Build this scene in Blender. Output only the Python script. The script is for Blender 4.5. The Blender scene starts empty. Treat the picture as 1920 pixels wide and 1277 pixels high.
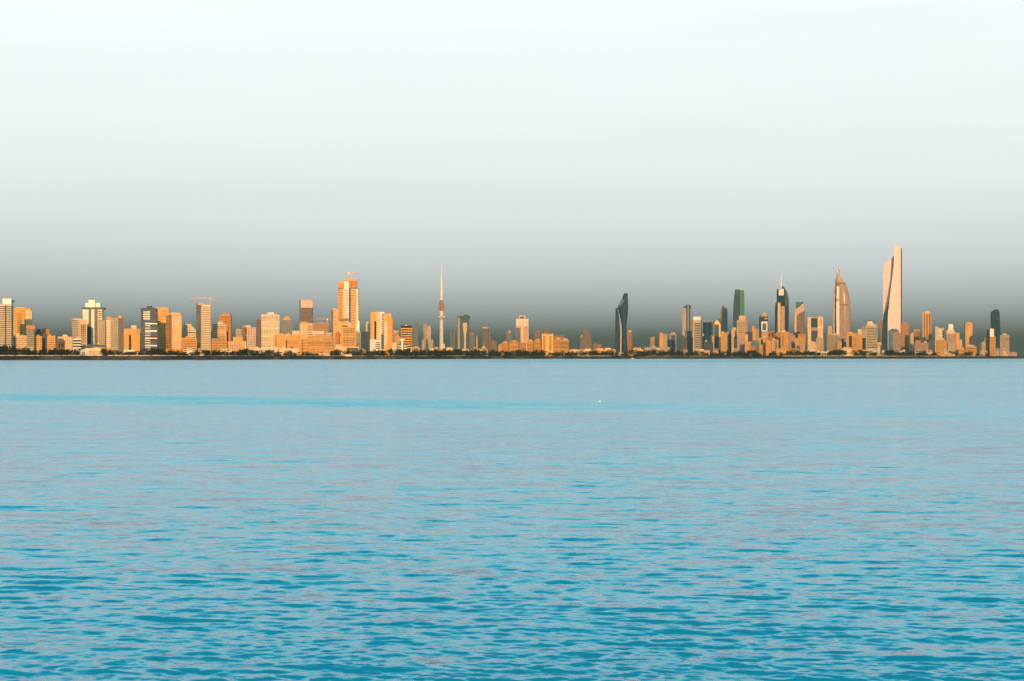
import bpy, math, random
import numpy as np
R = math.radians
rnd = random.Random(7)
F = 1920 * 50 / 36.0          # focal length in pixels of the 1920 wide photograph
HY = 669.0                    # row of the horizon
CAMZ = 6.0
GZ = 7.5                      # height of the land
scene = bpy.context.scene
col = bpy.data.collections.new("skyline"); scene.collection.children.link(col)

# ---------------------------------------------------------------- materials
MATS = {}
COL = dict(
    cream=(.64,.53,.38), orange=(.68,.35,.10), peach=(.72,.50,.30), white=(.78,.74,.66), olive=(.50,.45,.27),
    brown=(.22,.13,.075), pink=(.62,.43,.36), rust=(.52,.22,.08), tan=(.45,.35,.25), grey=(.26,.26,.26), sand=(.50,.40,.28),
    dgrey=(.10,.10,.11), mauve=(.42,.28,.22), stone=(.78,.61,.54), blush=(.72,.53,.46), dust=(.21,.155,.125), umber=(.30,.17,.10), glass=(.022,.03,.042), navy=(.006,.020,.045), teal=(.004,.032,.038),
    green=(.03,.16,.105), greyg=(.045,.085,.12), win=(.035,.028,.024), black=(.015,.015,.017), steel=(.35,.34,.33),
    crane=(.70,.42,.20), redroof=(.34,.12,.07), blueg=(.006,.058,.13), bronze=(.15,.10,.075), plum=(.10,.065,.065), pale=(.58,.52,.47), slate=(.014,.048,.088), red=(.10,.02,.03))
GLASSY = {'glass','navy','teal','green','greyg','blueg','win','bronze'}

def nodes_of(name):
    m = bpy.data.materials.new(name); m.use_nodes = True
    nt = m.node_tree; b = nt.nodes['Principled BSDF']
    return m, nt, b
def N(nt, t, **kw):
    n = nt.nodes.new(t)
    for k, v in kw.items(): setattr(n, k, v)
    return n
def L(nt, a, b): nt.links.new(a, b)
def math_n(nt, op, a, b=None):
    n = N(nt, 'ShaderNodeMath', operation=op)
    for i, v in enumerate((a, b)):
        if v is None: continue
        if isinstance(v, (int, float)): n.inputs[i].default_value = v
        else: L(nt, v, n.inputs[i])
    return n.outputs[0]
def mixc(nt, fac, a, b, mode='MIX'):
    n = N(nt, 'ShaderNodeMix', data_type='RGBA', blend_type=mode)
    for s, v in ((n.inputs[0], fac), (n.inputs[6], a), (n.inputs[7], b)):
        if isinstance(v, (int, float)): s.default_value = v
        elif isinstance(v, tuple): s.default_value = v + (1,)
        else: L(nt, v, s)
    return n.outputs[2]

def mat(code):
    """'orange' plain wall, 'orange.g' wall with a grid of windows (h bands, v strips, s soft contrast, w wide pitch)"""
    if code in MATS: return MATS[code]
    base, _, pat = code.partition('.')
    c = COL[base]
    m, nt, b = nodes_of(code.replace('.', '_'))
    tc = N(nt, 'ShaderNodeTexCoord')
    # weathering: soft blotches and vertical run-off streaks
    mp = N(nt, 'ShaderNodeMapping'); mp.inputs['Scale'].default_value = (.22, .22, .05)
    L(nt, tc.outputs['Object'], mp.inputs[0])
    no = N(nt, 'ShaderNodeTexNoise'); no.inputs['Scale'].default_value = 1.0; no.inputs['Detail'].default_value = 4
    L(nt, mp.outputs[0], no.inputs['Vector'])
    amp = .25 if base in GLASSY else .38
    oi = N(nt, 'ShaderNodeObjectInfo')   # no two walls are quite the same age
    v = math_n(nt, 'ADD', math_n(nt, 'MULTIPLY', no.outputs['Fac'], amp * 2), math_n(nt, 'ADD', math_n(nt, 'MULTIPLY', oi.outputs['Random'], .26), .86 - amp))
    cc = N(nt, 'ShaderNodeCombineXYZ')
    for i in range(3): L(nt, v, cc.inputs[i])
    wall = mixc(nt, 1.0, c, cc.outputs[0], 'MULTIPLY')
    b.inputs['Roughness'].default_value = .32 if base in GLASSY else .75
    b.inputs['Specular IOR Level'].default_value = .28 if base in GLASSY else .2
    if pat:
        sx = N(nt, 'ShaderNodeSeparateXYZ'); L(nt, tc.outputs['Object'], sx.inputs[0])
        pz, pxm = (4.6, 5.0) if 'w' in pat else (3.6, 3.7)
        fz, fx = .48, .56
        uu = math_n(nt, 'ADD', sx.outputs[0], sx.outputs[1])
        zi = math_n(nt, 'DIVIDE', sx.outputs[2], pz); xi = math_n(nt, 'DIVIDE', uu, pxm)
        mz = math_n(nt, 'LESS_THAN', math_n(nt, 'FRACT', zi), fz)
        mx = math_n(nt, 'LESS_THAN', math_n(nt, 'FRACT', math_n(nt, 'ADD', xi, 100.0)), fx)
        if 'h' in pat: mk = mz
        elif 'v' in pat: mk = mx
        else: mk = math_n(nt, 'MULTIPLY', mz, mx)
        cell = N(nt, 'ShaderNodeCombineXYZ')
        L(nt, math_n(nt, 'FLOOR', xi), cell.inputs[0]); L(nt, math_n(nt, 'FLOOR', zi), cell.inputs[1])
        wn = N(nt, 'ShaderNodeTexWhiteNoise', noise_dimensions='2D'); L(nt, cell.outputs[0], wn.inputs['Vector'])
        if 's' in pat: wc = tuple(x * .22 + .003 for x in c)
        elif base in GLASSY: wc = tuple(x * 2.6 + .03 for x in c)
        else: wc = tuple(x * .13 + .012 for x in c)
        wv = math_n(nt, 'ADD', math_n(nt, 'MULTIPLY', wn.outputs['Value'], .8), .6)
        c2 = N(nt, 'ShaderNodeCombineXYZ')
        for i in range(3): L(nt, wv, c2.inputs[i])
        wcol = mixc(nt, 1.0, wc, c2.outputs[0], 'MULTIPLY')
        L(nt, mixc(nt, mk, wall, wcol), b.inputs['Base Color'])
        r0 = b.inputs['Roughness'].default_value
        L(nt, math_n(nt, 'ADD', math_n(nt, 'MULTIPLY', mk, .22 - r0), r0), b.inputs['Roughness'])
    else:
        L(nt, wall, b.inputs['Base Color'])
    MATS[code] = m
    return m

# ---------------------------------------------------------------- mesh helpers
def mesh_obj(name, verts, faces, m, parent=None, smooth=False):
    me = bpy.data.meshes.new(name); me.from_pydata([tuple(v) for v in verts], [], faces)
    if m is not None: me.materials.append(m)
    if smooth: me.polygons.foreach_set('use_smooth', [True] * len(me.polygons))
    me.update()
    o = bpy.data.objects.new(name, me); col.objects.link(o)
    if parent is not None: o.parent = parent
    return o
class MB:
    def __init__(s): s.v = []; s.f = []
    def add(s, vs, fs):
        n = len(s.v); s.v += [tuple(q) for q in vs]; s.f += [tuple(i + n for i in q) for q in fs]; return s
    def box(s, x0, x1, y0, y1, z0, z1):
        return s.add([(x0,y0,z0),(x1,y0,z0),(x1,y1,z0),(x0,y1,z0),(x0,y0,z1),(x1,y0,z1),(x1,y1,z1),(x0,y1,z1)],
                     [(3,2,1,0),(4,5,6,7),(0,1,5,4),(1,2,6,5),(2,3,7,6),(3,0,4,7)])
    def bar(s, a, b, r, n=4, r2=None):
        a = np.array(a, float); b = np.array(b, float); d = b - a; d /= max(np.linalg.norm(d), 1e-6)
        u = np.cross(d, (0, 0, 1.0)) if abs(d[2]) < .95 else np.cross(d, (0, 1.0, 0)); u /= np.linalg.norm(u); w = np.cross(d, u)
        r2 = r if r2 is None else r2; vs = []
        for p, q in ((a, r), (b, r2)):
            for k in range(n):
                t = 2 * math.pi * (k + .5) / n; vs.append(p + q * (math.cos(t) * u + math.sin(t) * w))
        fs = [(k, (k + 1) % n, n + (k + 1) % n, n + k) for k in range(n)] + [tuple(range(n))[::-1], tuple(range(n, 2 * n))]
        return s.add(vs, fs)
    def lathe(s, prof, n=20, cx=0, cy=0):
        vs = []; fs = []
        for (r, z) in prof:
            for k in range(n):
                t = 2 * math.pi * k / n; vs.append((cx + r * math.cos(t), cy + r * math.sin(t), z))
        for i in range(len(prof) - 1):
            for k in range(n):
                fs.append((i*n+k, i*n+(k+1)%n, (i+1)*n+(k+1)%n, (i+1)*n+k))
        fs.append(tuple(range(n))[::-1]); fs.append(tuple(range((len(prof)-1)*n, len(prof)*n)))
        return s.add(vs, fs)
    def poly(s, pts, y0, y1):
        n = len(pts)
        vs = [(x, y0, z) for x, z in pts] + [(x, y1, z) for x, z in pts]
        fs = [tuple(range(n)), tuple(range(2*n-1, n-1, -1))] + [(i, n+i, n+(i+1)%n, (i+1)%n) for i in range(n)]
        return s.add(vs, fs)
    def obj(s, name, m, parent=None, smooth=False): return mesh_obj(name, s.v, s.f, m, parent, smooth)

def empty(name, loc, rz, label, cat, group=None):
    o = bpy.data.objects.new(name, None); col.objects.link(o)
    o.location = loc; o.rotation_euler = (0, 0, rz); o.empty_display_size = 3
    o['label'] = label; o['category'] = cat
    if group: o['group'] = group
    return o
def clone(root, loc, rz, sc, label, group):
    c = root.copy(); col.objects.link(c); c.location = loc; c.rotation_euler = (0, 0, rz); c.scale = sc
    c['label'] = label; c['group'] = group
    for ch in root.children:
        d = ch.copy(); col.objects.link(d); d.parent = c
    return c

# ---------------------------------------------------------------- shoreline
SH = [(-3000,2300),(-600,2450),(0,2580),(300,2660),(450,2900),(700,3500),(900,3950),(1100,4280),(1300,4450),(1900,4850),(2600,5200),(5000,6000)]
def Ds(px):
    for (a, da), (b, db) in zip(SH, SH[1:]):
        if px <= b: return da + (db - da) * (px - a) / (b - a)
    return SH[-1][1]

# ---------------------------------------------------------------- buildings
FRONT = []      # (x0, x1, short name, offset) for describing the trees
class Frame: pass
def wof(fr, px, v=0.0):
    m = (px - 960) / F; c, s = math.cos(fr.psi), math.sin(fr.psi)
    return (m * (fr.oy + v * c) - fr.ox + v * s) / (c - m * s)
def zof(fr, px, py, v=0.0):
    w = wof(fr, px, v); Y = fr.oy + w * math.sin(fr.psi) + v * math.cos(fr.psi)
    return CAMZ + (HY - py) / F * Y - GZ

def T(name, label, x0, x1, yt, off, m, P=(), s=0.0, a=None, dep=None, cat=None, short=None, body=True, group=None, roof=True):
    if off > 6000:  # far towers swap to dimmer wall colours that paint in haze
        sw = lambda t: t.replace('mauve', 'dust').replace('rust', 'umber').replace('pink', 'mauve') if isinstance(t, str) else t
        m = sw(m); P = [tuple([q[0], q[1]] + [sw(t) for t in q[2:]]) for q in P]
    xc = (x0 + x1) / 2
    D = Ds(xc) + off if off < 2500 else off
    phi = math.atan((xc - 960) / F)
    a = (max(R(4), math.asin(min(.9, abs(s) / .62))) if s else 0) if a is None else R(a)
    psi = -phi - (a if s > 0 else -a if s < 0 else 0)
    fr = Frame(); fr.psi = psi
    c, sn = math.cos(psi), math.sin(psi)
    lo, hi = (x0, x1 - s * (x1 - x0)) if s >= 0 else (x0 - s * (x1 - x0), x1)   # the front's own pixel range
    fr.ox = (lo - 960) / F * D; fr.oy = D
    W = wof(fr, hi)
    if s > 0:
        bx, by = fr.ox + W * c, fr.oy + W * sn; r = (x1 - 960) / F
        d = (r * by - bx) / (-sn - r * c)
    elif s < 0:
        r = (x0 - 960) / F; d = (r * fr.oy - fr.ox) / (-sn - r * c)
    else: d = dep or min(max(.8 * W, 9), 30)
    d = abs(d)
    if dep and s: d = dep
    d = min(d, 60)
    wc = W / 2
    root = empty(name, (fr.ox + wc * c, fr.oy + wc * sn, GZ), psi, label, cat or ('tower' if 'tower' in name else 'building'), group)
    if short and off < 700: FRONT.append((x0, x1, short, off))
    zt = zof(fr, lo if s <= 0 else hi, yt)
    if body: MB().box(-wc, W - wc, 0, d, -.6, zt).obj('wall', mat(m), root)
    haspent = False
    for p in P:
        k, nm = p[0], p[1]
        if k == 'b':
            _, _, a0, a1, yt_, yb_, mm = p[:7]; f0, f1 = p[7] if len(p) > 7 else (.12, .88)
            v = f0 * d; haspent = True
            zb = -.6 if yb_ is None else zof(fr, a0, yb_, v) - .5
            MB().box(wof(fr, a0, v) - wc, wof(fr, a1, v) - wc, v, f1 * d, zb, zof(fr, (a0 + a1) / 2, yt_, v)).obj(nm, mat(mm), root)
        elif k == 'q':  # front panel; dark ones paint the shade of slots and recesses
            _, _, a0, a1, yt_, yb_, mm = p[:7]; pr = p[7] if len(p) > 7 else .35
            zb = -.5 if yb_ is None else zof(fr, a0, yb_)
            MB().box(wof(fr, a0) - wc, wof(fr, a1) - wc, -pr, .4, zb, zof(fr, a0, yt_)).obj(nm, mat(mm), root)
        elif k == 'n':      # one part per floor
            _, _, a0, a1, yt_, yb_, n, duty, mm = p[:9]; pr = p[9] if len(p) > 9 else .3
            za, zb = zof(fr, a0, yt_), zof(fr, a0, yb_); st = (za - zb) / n
            side = d + pr if (len(p) > 10 and p[10]) else .5
            me = None
            for i in range(n):
                if me is None:
                    o = MB().box(wof(fr, a0) - wc, wof(fr, a1) - wc, -pr, side, 0, st * duty).obj(nm, mat(mm), root); me = o.data
                else:
                    o = bpy.data.objects.new(nm, me); col.objects.link(o); o.parent = root
                o.location = (0, 0, zb + st * (i + (1 - duty) / 2))
        elif k == 'c':      # vertical strips
            _, _, a0, a1, yt_, yb_, n, duty, mm = p[:9]; pr = p[9] if len(p) > 9 else .3
            za = zof(fr, a0, yt_); zb = -.5 if yb_ is None else zof(fr, a0, yb_)
            w0, w1 = wof(fr, a0) - wc, wof(fr, a1) - wc; st = (w1 - w0) / n
            for i in range(n):
                q = w0 + st * (i + (1 - duty) / 2)
                MB().box(q, q + st * duty, -pr, .4, zb, za).obj(nm, mat(mm), root)
        elif k == 'y':
            _, _, pts, mm, v0, v1 = p[:6]
            vv = v0
            ps = [(wof(fr, x, vv) - wc, -.6 if y is None else zof(fr, x, y, vv)) for x, y in pts]
            ar = sum(q[0] * r_[1] - r_[0] * q[1] for q, r_ in zip(ps, ps[1:] + ps[:1]))
            if ar < 0: ps = ps[::-1]
            MB().poly(ps, v0, v1).obj(nm, mat(mm), root)
        elif k == 'l':      # loft: rings between left and right outline
            _, _, prof, mm, ratio, rounded = p[:6]; v0 = p[6] if len(p) > 6 else 0.0
            xm_all = [(l + r_) / 2 for _, l, r_ in prof]; wid = max(r_ - l for _, l, r_ in prof)
            dm = ratio * wid / F * D; vc = v0 + dm / 2
            vs = []; fs = []; n = 28 if rounded else 4
            for (y, l, r_) in prof:
                wl, wr = wof(fr, l, vc) - wc, wof(fr, r_, vc) - wc
                z = -.6 if y is None else zof(fr, (l + r_) / 2, y, vc)
                hw = (wr - wl) / 2; cx = (wl + wr) / 2; hd = dm / 2 * (hw * 2 / (wid / F * D)) ** .6
                for i in range(n):
                    t = 2 * math.pi * i / n
                    if rounded:
                        ex = .75; ct, st_ = math.cos(t), math.sin(t)
                        vs.append((cx + hw * math.copysign(abs(ct) ** ex, ct), vc + hd * math.copysign(abs(st_) ** ex, st_), z))
                    else:
                        sx_, sy_ = ((-1,-1),(1,-1),(1,1),(-1,1))[i]; vs.append((cx + hw * sx_, vc + hd * sy_, z))
            for j in range(len(prof) - 1):
                for i in range(n): fs.append((j*n+i, j*n+(i+1)%n, (j+1)*n+(i+1)%n, (j+1)*n+i))
            fs.append(tuple(range(n))[::-1]); fs.append(tuple(range((len(prof)-1)*n, len(prof)*n)))
            if prof[0][0] is not None and prof[-1][0] is None: fs = [f[::-1] for f in fs]
            mesh_obj(nm, vs, fs, mat(mm), root, rounded)
        elif k == 's':
            _, _, x, yt_, yb_, rb, rt, mm = p[:8]; v = .5 * d if len(p) < 9 else p[8] * d; haspent = True
            MB().lathe([(rb / F * D, zof(fr, x, yb_, v) - .5), (rt / F * D, zof(fr, x, yt_, v))], 8, wof(fr, x, v) - wc, v).obj(nm, mat(mm), root)
        elif k == 'd':
            _, _, x, yt_, yb_, rp, mm = p[:7]; v = .5 * d; haspent = True
            zb, za = zof(fr, x, yb_, v), zof(fr, x, yt_, v); rr = rp / F * D
            pr = [(rr, zb - .8)] + [(max(rr * math.cos(t), .05), zb + (za - zb) * math.sin(t)) for t in [i * math.pi / 14 for i in range(8)]]
            MB().lathe(pr, 18, wof(fr, x, v) - wc, v).obj(nm, mat(mm), root, True)
    if body and roof and not haspent and W > 6:
        q = rnd.uniform(.15, .5); w_ = W * rnd.uniform(.2, .4); h_ = rnd.uniform(2.2, 4.2)
        MB().box(-wc + q * W, -wc + q * W + w_, .3 * d, .75 * d, zt - .4, zt + h_).obj('roof_house', mat(m.split('.')[0]), root)
        if W > 14:
            q2 = rnd.uniform(.62, .78)
            MB().box(-wc + q2 * W, -wc + q2 * W + W * .12, .2 * d, .5 * d, zt - .4, zt + 1.8).obj('water_tank', mat('steel'), root)
    return root

def crane(label, x, yb, yt, xl, xr, yj, off, k=1.0, short_side='r'):
    """tower crane: mast at x from yb to the jib row yj, apex at yt, jib between xl and xr"""
    D = Ds(x) + off if off < 2500 else off
    q = D / F
    r = empty('tower_crane', ((x - 960) * q, D, CAMZ + (HY - yb) * q), 0, label, 'crane')
    zj = (yb - yj) * q; za = (yb - yt) * q; b = .9 * k; m = mat('crane')
    mb = MB()
    for sx in (-1, 1):
        for sy in (-1, 1): mb.bar((sx*b, sy*b, -1), (sx*b, sy*b, zj), .28 * k)
    z = 0; fl = 1
    while z < zj - 2*b:
        for sy in (-1, 1): mb.bar((-b*fl, sy*b, z), (b*fl, sy*b, z + 2*b), .18 * k)
        z += 2 * b; fl = -fl
    mb.obj('mast', m, r)
    l, rr = (xl - x) * q, (xr - x) * q
    for nm, e, in (('jib', l if abs(l) > abs(rr) else rr), ('counter_jib', rr if abs(l) > abs(rr) else l)):
        j = MB()
        j.bar((0, -.7*k, zj), (e, -.7*k, zj), .3 * k); j.bar((0, .7*k, zj), (e, .7*k, zj), .3 * k)
        if nm == 'jib': j.bar((0, 0, zj + 1.6*k), (e, 0, zj + .6*k), .3 * k)
        n = max(3, int(abs(e) / (3.2 * k)))
        for i in range(n):
            a0, a1 = e * i / n, e * (i + 1) / n
            j.bar((a0, -.7*k, zj), ((a0+a1)/2, 0, zj + 1.2*k), .16*k); j.bar(((a0+a1)/2, 0, zj + 1.2*k), (a1, .7*k, zj), .16*k)
        j.obj(nm, m, r)
        if nm == 'counter_jib': MB().box(min(e*.75, e), max(e*.75, e), -1.2*k, 1.2*k, zj - 2.6*k, zj + .4*k).obj('counterweight', mat('steel'), r)
    t = MB(); t.bar((0, 0, zj), (0, 0, za), .6*k, 4, .25*k)
    for e in (l * .8, rr * .8): t.bar((0, 0, za), (e, 0, zj + .7*k), .14*k)
    t.obj('apex', m, r)
    MB().box(-1.5*k, 1.5*k, -2.4*k, -.9*k, zj - 2.4*k, zj + .6*k).obj('cab', mat('white'), r)
    return r
# ================= the near coast, seen from its left end to the communications tower
W_ = 'window_band'
T('apartment_tower','cream tower with close dark floor bands cut by the picture edge',-4,25,570,150,'cream',
  [('b','penthouse',5,21,560,571,'white'),('n',W_,-4,21.5,573,648,21,.5,'win',.3,1),('q','window_column',9,12,572,648,'win'),('s','mast',16,555,561,.5,.3,'crane'),('b','roof_canopy',18,24,563,566,'dgrey',(.2,1.0))],s=.13,short='banded tower at the picture edge')
T('apartment_tower','tall twin-stepped orange tower right beside the banded edge tower',25,60,578,330,'orange.gs',
  [('b','wing',48,60,582,None,'peach.gs',(-.12,.8)),('n',W_,33,41,586,632,13,.5,'brown'),('b','penthouse',29,47,576.5,579,'peach')],s=.04)
T('apartment_block','low pale orange block in front of the stepped orange tower',23,50,629,180,'peach.gs',[('n',W_,26,32,633,650,5,.4,'win')],short='low pale orange block')
T('apartment_block','yellowish block with a rust roof band beside the stepped orange tower',50,65,613,150,'olive.hs',
  [('b','parapet',49,66,610.5,616,'rust',(-.06,1.05)),('n',W_,51,63,618,650,9,.35,'win')],s=.1,short='yellowish rust-topped block')
T('apartment_block','small orange block between the yellowish block and a navy block',64.5,80,630,170,'orange.gs',s=.1)
T('office_block','narrow navy block painted as a shaded side between two small orange blocks',80,88,625,200,'navy.g')  # separate navy box paints the shaded side of a neighbour
T('office_block','dark grey flat roofed block behind the small orange blocks',66,79,622,420,'dgrey.g',[('b','plant_room',68,76,617,623,'navy')])
T('apartment_block','rusty brown block rising behind the narrow navy block',78,92,617,460,'rust.gs',[('b','roof_house',81,90,615.5,618,'brown')])
T('apartment_block','orange block just beyond the navy block, facing the shore trees',88.5,106,630,150,'orange.gs',[('n',W_,90,103,634,652,5,.3,'brown')],s=.12,short='orange block beyond the navy block')
T('villa','gabled brown villa with dark windows among the shore trees',106,122,640,115,'brown.g',
  [('y','roof',[(104.5,641),(110,634.5),(117,634.5),(123.5,641)],'dgrey',-.5,14),('q','window_bay',110,113,643,651,'black'),('q','window_bay',115,119,643,651,'black')],short='gabled brown villa')
T('apartment_block','pale peach slab behind the gabled brown villa',108,136,631,360,'peach.gs')
T('apartment_block','low block with white and black stripes in front of the peach tower',137,151.5,635,112,'white',
  [('n',W_,136.8,151.7,636.5,652,3,.55,'black',.4,1)],short='black and white striped block')
T('apartment_tower','peach tower with soft window rows left of the domed tower',135,163,599,185,'peach.gs',
  [('n',W_,151,161,608,652,12,.42,'win'),('b','penthouse',139,152,597.3,600,'peach',(.5,.95))],s=-.45,a=18,short='peach tower')
T('residential_tower','domed tower of white bays split by dark teal glass strips',155,195,577,260,'cream',
  [('b','shoulder',160,168,568,578,'white',(.05,.8)),('b','shoulder',179,188,568,578,'white',(.05,.8)),('b','crown',166,178,562,578,'white',(.02,.7)),
   ('d','cap',172,559.5,562.5,5.5,'redroof'),('b','roof_overhang',153.5,195,576.2,579,'dgrey',(-.08,1.05)),
   ('n','balcony_band',156,166.5,581,607,7,.6,'white',.8),('q','glass_strip',166.2,171,579,645,'teal',1.2),('q','glass_strip',177.2,183,579,645,'teal',1.2),
   ('n','balcony_band',171.2,177,580,643,16,.6,'white',1.0),('q','glass_panel',164,167,607,645,'navy',.4),('n',W_,183.4,192,582,643,15,.4,'win'),
   ('b','wing',186,197.5,601,None,'sand.gs',(-.1,.9))],s=.08,short='domed white tower')
T('podium_building','low cream waterside podium below the domed tower',152,196,655,105,'cream',
  [('b','terrace',160,190,653,656,'peach'),('n',W_,166,192,658,665,2,.3,'brown'),('y','canopy',[(165,651),(178,645),(198,648),(198,651)],'dgrey',6,18)],dep=20,short='cream waterside podium')
T('office_block','thin navy slab painted as a shaded side between domed tower and beige block',195.5,199.8,608,300,'navy')  # extra navy box paints a side wall turned from the sun
T('apartment_tower','beige tower with orange striped corner and dark shaded side',200,231,596,200,'sand.gs',
  [('b','corner_bay',199.8,208,594,None,'orange',(-.04,.5)),('n','balcony_band',200,208,600,652,14,.5,'white',1.6),('b','roof_house',222,227,591.5,597,'orange',(.5,.9))],s=.3,short='beige tower with orange corner')
T('apartment_block','orange block with one tall dark slot and a small penthouse',232,264,616,210,'orange.gs',
  [('b','penthouse',246,256,610,617,'peach'),('q','slot',242,246,628,656,'black',.4),('b','roof_plant',256,264,616.2,624,'grey',(-.02,.5))],s=.05,short='orange block with dark slot')  # the slot is a black panel painting its inner shade
T('office_tower','dark tower with white ledges around deep blue glass panels',264,296,578,190,'navy',
  [('q','glass_panel',272,294,600,655,'blueg',.3),('n','balcony',269,281.5,583,600,4,.55,'white',1.8),('n','ledge',272,294.5,600,655,4,.16,'white',1.2),
   ('q','glass_panel',280,294,602,612,'navy',.6),('q','glass_panel',278,294,630,640,'red',.5),('b','crown',273,287,576.5,579,'navy'),('b','plant_room',276,283,573.5,577,'dgrey'),('s','mast',280,560,574,.55,.3,'steel'),
   ('n','balcony',272,282,604,654,11,.4,'cream',.9)],s=.1,short='dark tower with white ledges')
T('apartment_tower','plain orange tower with a dark windowed column on its edge',291,318,578,330,'orange.gs',
  [('q','window_column',311,317.5,592,655,'black',.3),('n','balcony_band',311,318,593,655,17,.4,'orange',.9),('b','penthouse',293,314,577,579,'peach')],s=.05)
T('apartment_tower','orange tower with cream floor bands beside the plain orange tower',317,341,588,250,'orange',
  [('n','balcony_band',322,341,592,655,18,.45,'cream',1.0),('q','window_column',317,322,590,655,'brown',.3),('b','penthouse',320,338,586.5,589,'cream')],s=.04,short='orange tower with cream bands')  # brown strip at the left paints the shadow on this edge
T('apartment_block','cream stepped block with a dark ledge beside the banded orange tower',341,367,617,330,'cream.gs',
  [('b','upper_storey',344,359,607,618,'cream.gs'),('y','sloping_roof',[(357,610),(364,614),(367,619),(367,622),(357,622)],'olive',2,14),('q','ledge',352,366,622.5,624,'black',.6)])
T('apartment_block','low bright orange block at the foot of the crane tower',341,369,633,160,'orange.hs',[('n',W_,343,366,637,654,5,.25,'rust')],short='low bright orange block')
T('apartment_tower','tall pale tower in close floor bands under a long crane jib',368,396,571,190,'sand.hs',
  [('q','facade',378,394.5,571.5,656,'cream',.5),('n',W_,378.5,394.3,574,656,24,.4,'brown',.8),('b','roof_parapet',372,383,568,572,'orange',(.5,1.0)),('n',W_,369,377,574,656,24,.35,'bronze',.25)],s=-.3,a=13,short='tall crane tower')
crane('orange tower crane with long level jib over the pale banded tower',394.5,571,553,353,406,559.5,230,.8)
T('pavilion','small cream waterside pavilion on a plinth below the crane tower',375,398,664,70,'cream',[('b','kiosk',381,388,659,665,'peach')],dep=9,cat='building',short='cream waterside pavilion')
T('apartment_block','terraced orange block with a flat grey roof beside the crane tower',393,425,637,165,'orange.hs',
  [('b','roof_slab',393,411,634,637.5,'grey',(-.05,.9)),('n',W_,395,422,640,653,4,.35,'brown')],short='terraced orange block')
T('apartment_tower','cream and orange banded tower with peaked top before a rust tower',398,424,607,310,'peach.hs',
  [('b','penthouse',409,418,603,608,'peach'),('n',W_,401,421,612,636,9,.35,'rust')],short='peaked cream tower')
T('apartment_tower','rust coloured tower standing behind the peaked cream tower',411,435,591,520,'rust.gs',
  [('b','crown',415,431,587,592,'rust'),('q','slot',425,428,621,640,'black',.3),('n',W_,414,433,593,620,7,.3,'brown')],s=.08)  # black slot panel stands in for a shaded recess
T('apartment_block','dark narrow block painted as a shaded side behind the crane tower',391,398,621,420,'bronze')  # bronze box added to paint a dark, shaded side
T('apartment_block','long low pale block fronted by trees beside the terraced orange block',421,462,640,150,'peach.gs',[('b','upper_storey',437,455,632,641,'orange'),('n',W_,424,458,645,655,3,.25,'rust')],short='long low pale block')
T('apartment_block','greyish block peeping out behind the pink-sided tower',442,456,617,900,'tan.gs')
T('apartment_tower','small tower with pink side and dark windows, low pyramid roof',453,480,613,260,'orange.gs',
  [('n',W_,459,463,616,650,10,.5,'win'),('q','facade',464,479.5,614,652,'pink.gs',.35),('b','roof_house',460,470,610,614,'peach')],s=-.3,a=15,short='pink-sided tower')
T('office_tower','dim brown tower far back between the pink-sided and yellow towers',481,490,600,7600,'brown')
T('apartment_tower','yellow cream tower with window rows and a raised crown',490,524,589,300,'cream.gs',
  [('b','crown',501,514,586,590,'white'),('n',W_,491,522,593,600,2,.3,'brown'),('n',W_,491,522,610,650,11,.4,'olive'),('c','pier',504,516,590,650,3,.3,'peach',.6)],short='yellow crowned tower')
T('office_tower','grey far tower with a low orange pyramid roof',527,548.5,600,1500,'greyg',
  [('y','roof',[(528,601),(536,593),(540,593),(547.5,601)],'orange',2,24)])
T('apartment_block','orange block with dark window stacks joined beside the yellow tower',513,536,627,190,'orange.gs',[('n',W_,516,520,630,650,6,.5,'win'),('b','roof_house',522,530,625,628,'orange')],short='orange block with window stacks')
T('apartment_block','round-topped orange block between window stack block and stepped complex',532,566,628,215,'orange.gs',[('d','dome',540,624.5,629,6,'peach'),('b','roof_house',548,561,620,629,'peach.gs'),('n',W_,535,560,634,652,5,.25,'rust')],short='round-topped orange block')
T('row_house','row of scalloped low cream houses behind the tree belt',462,522,652,120,'cream',[('b','roof_house',q,q+6,650.2,653,'peach') for q in (466,478,490,503,514)],dep=10,short='scalloped cream houses')
T('row_house','low cream houses with one arched roof below the round-topped block',523,560,653,125,'peach',[('b','roof_house',528,535,651,654,'cream'),('d','roof',547,650.2,653.5,4,'dgrey')],dep=10,short='low arched-roof houses')
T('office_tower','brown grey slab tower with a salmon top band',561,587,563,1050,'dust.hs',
  [('q','top_band',564,586.6,563.3,577,'pink',.6),('b','roof_edge',562,586,561.8,564,'pink'),('q','glass_edge',561.1,563.8,564,608,'blueg',.6)],s=.05)  # dark blue strip paints the slab's shaded left edge
T('apartment_block','orange tower block in front of the brown grey slab tower',562,586,606,330,'peach.gs',[('b','stair_tower',563,577,603.5,607,'orange',(-.05,.6)),('n',W_,576,585,610,628,6,.35,'brown')])
T('concrete_frame','unfinished brown concrete frame building with painted dark floors',586,616,606,480,'bronze',  # bronze body colour paints the dark interior between the slabs
  [('n','floor_slab',585.5,616.5,605.5,624,4,.28,'rust',1.0),('c','column',587,615,608,624,5,.2,'brown',.6)])
crane('small crane with faint long jib beside the unfinished concrete frame',614,612,593,583,626,598.5,540,1.1)
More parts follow.
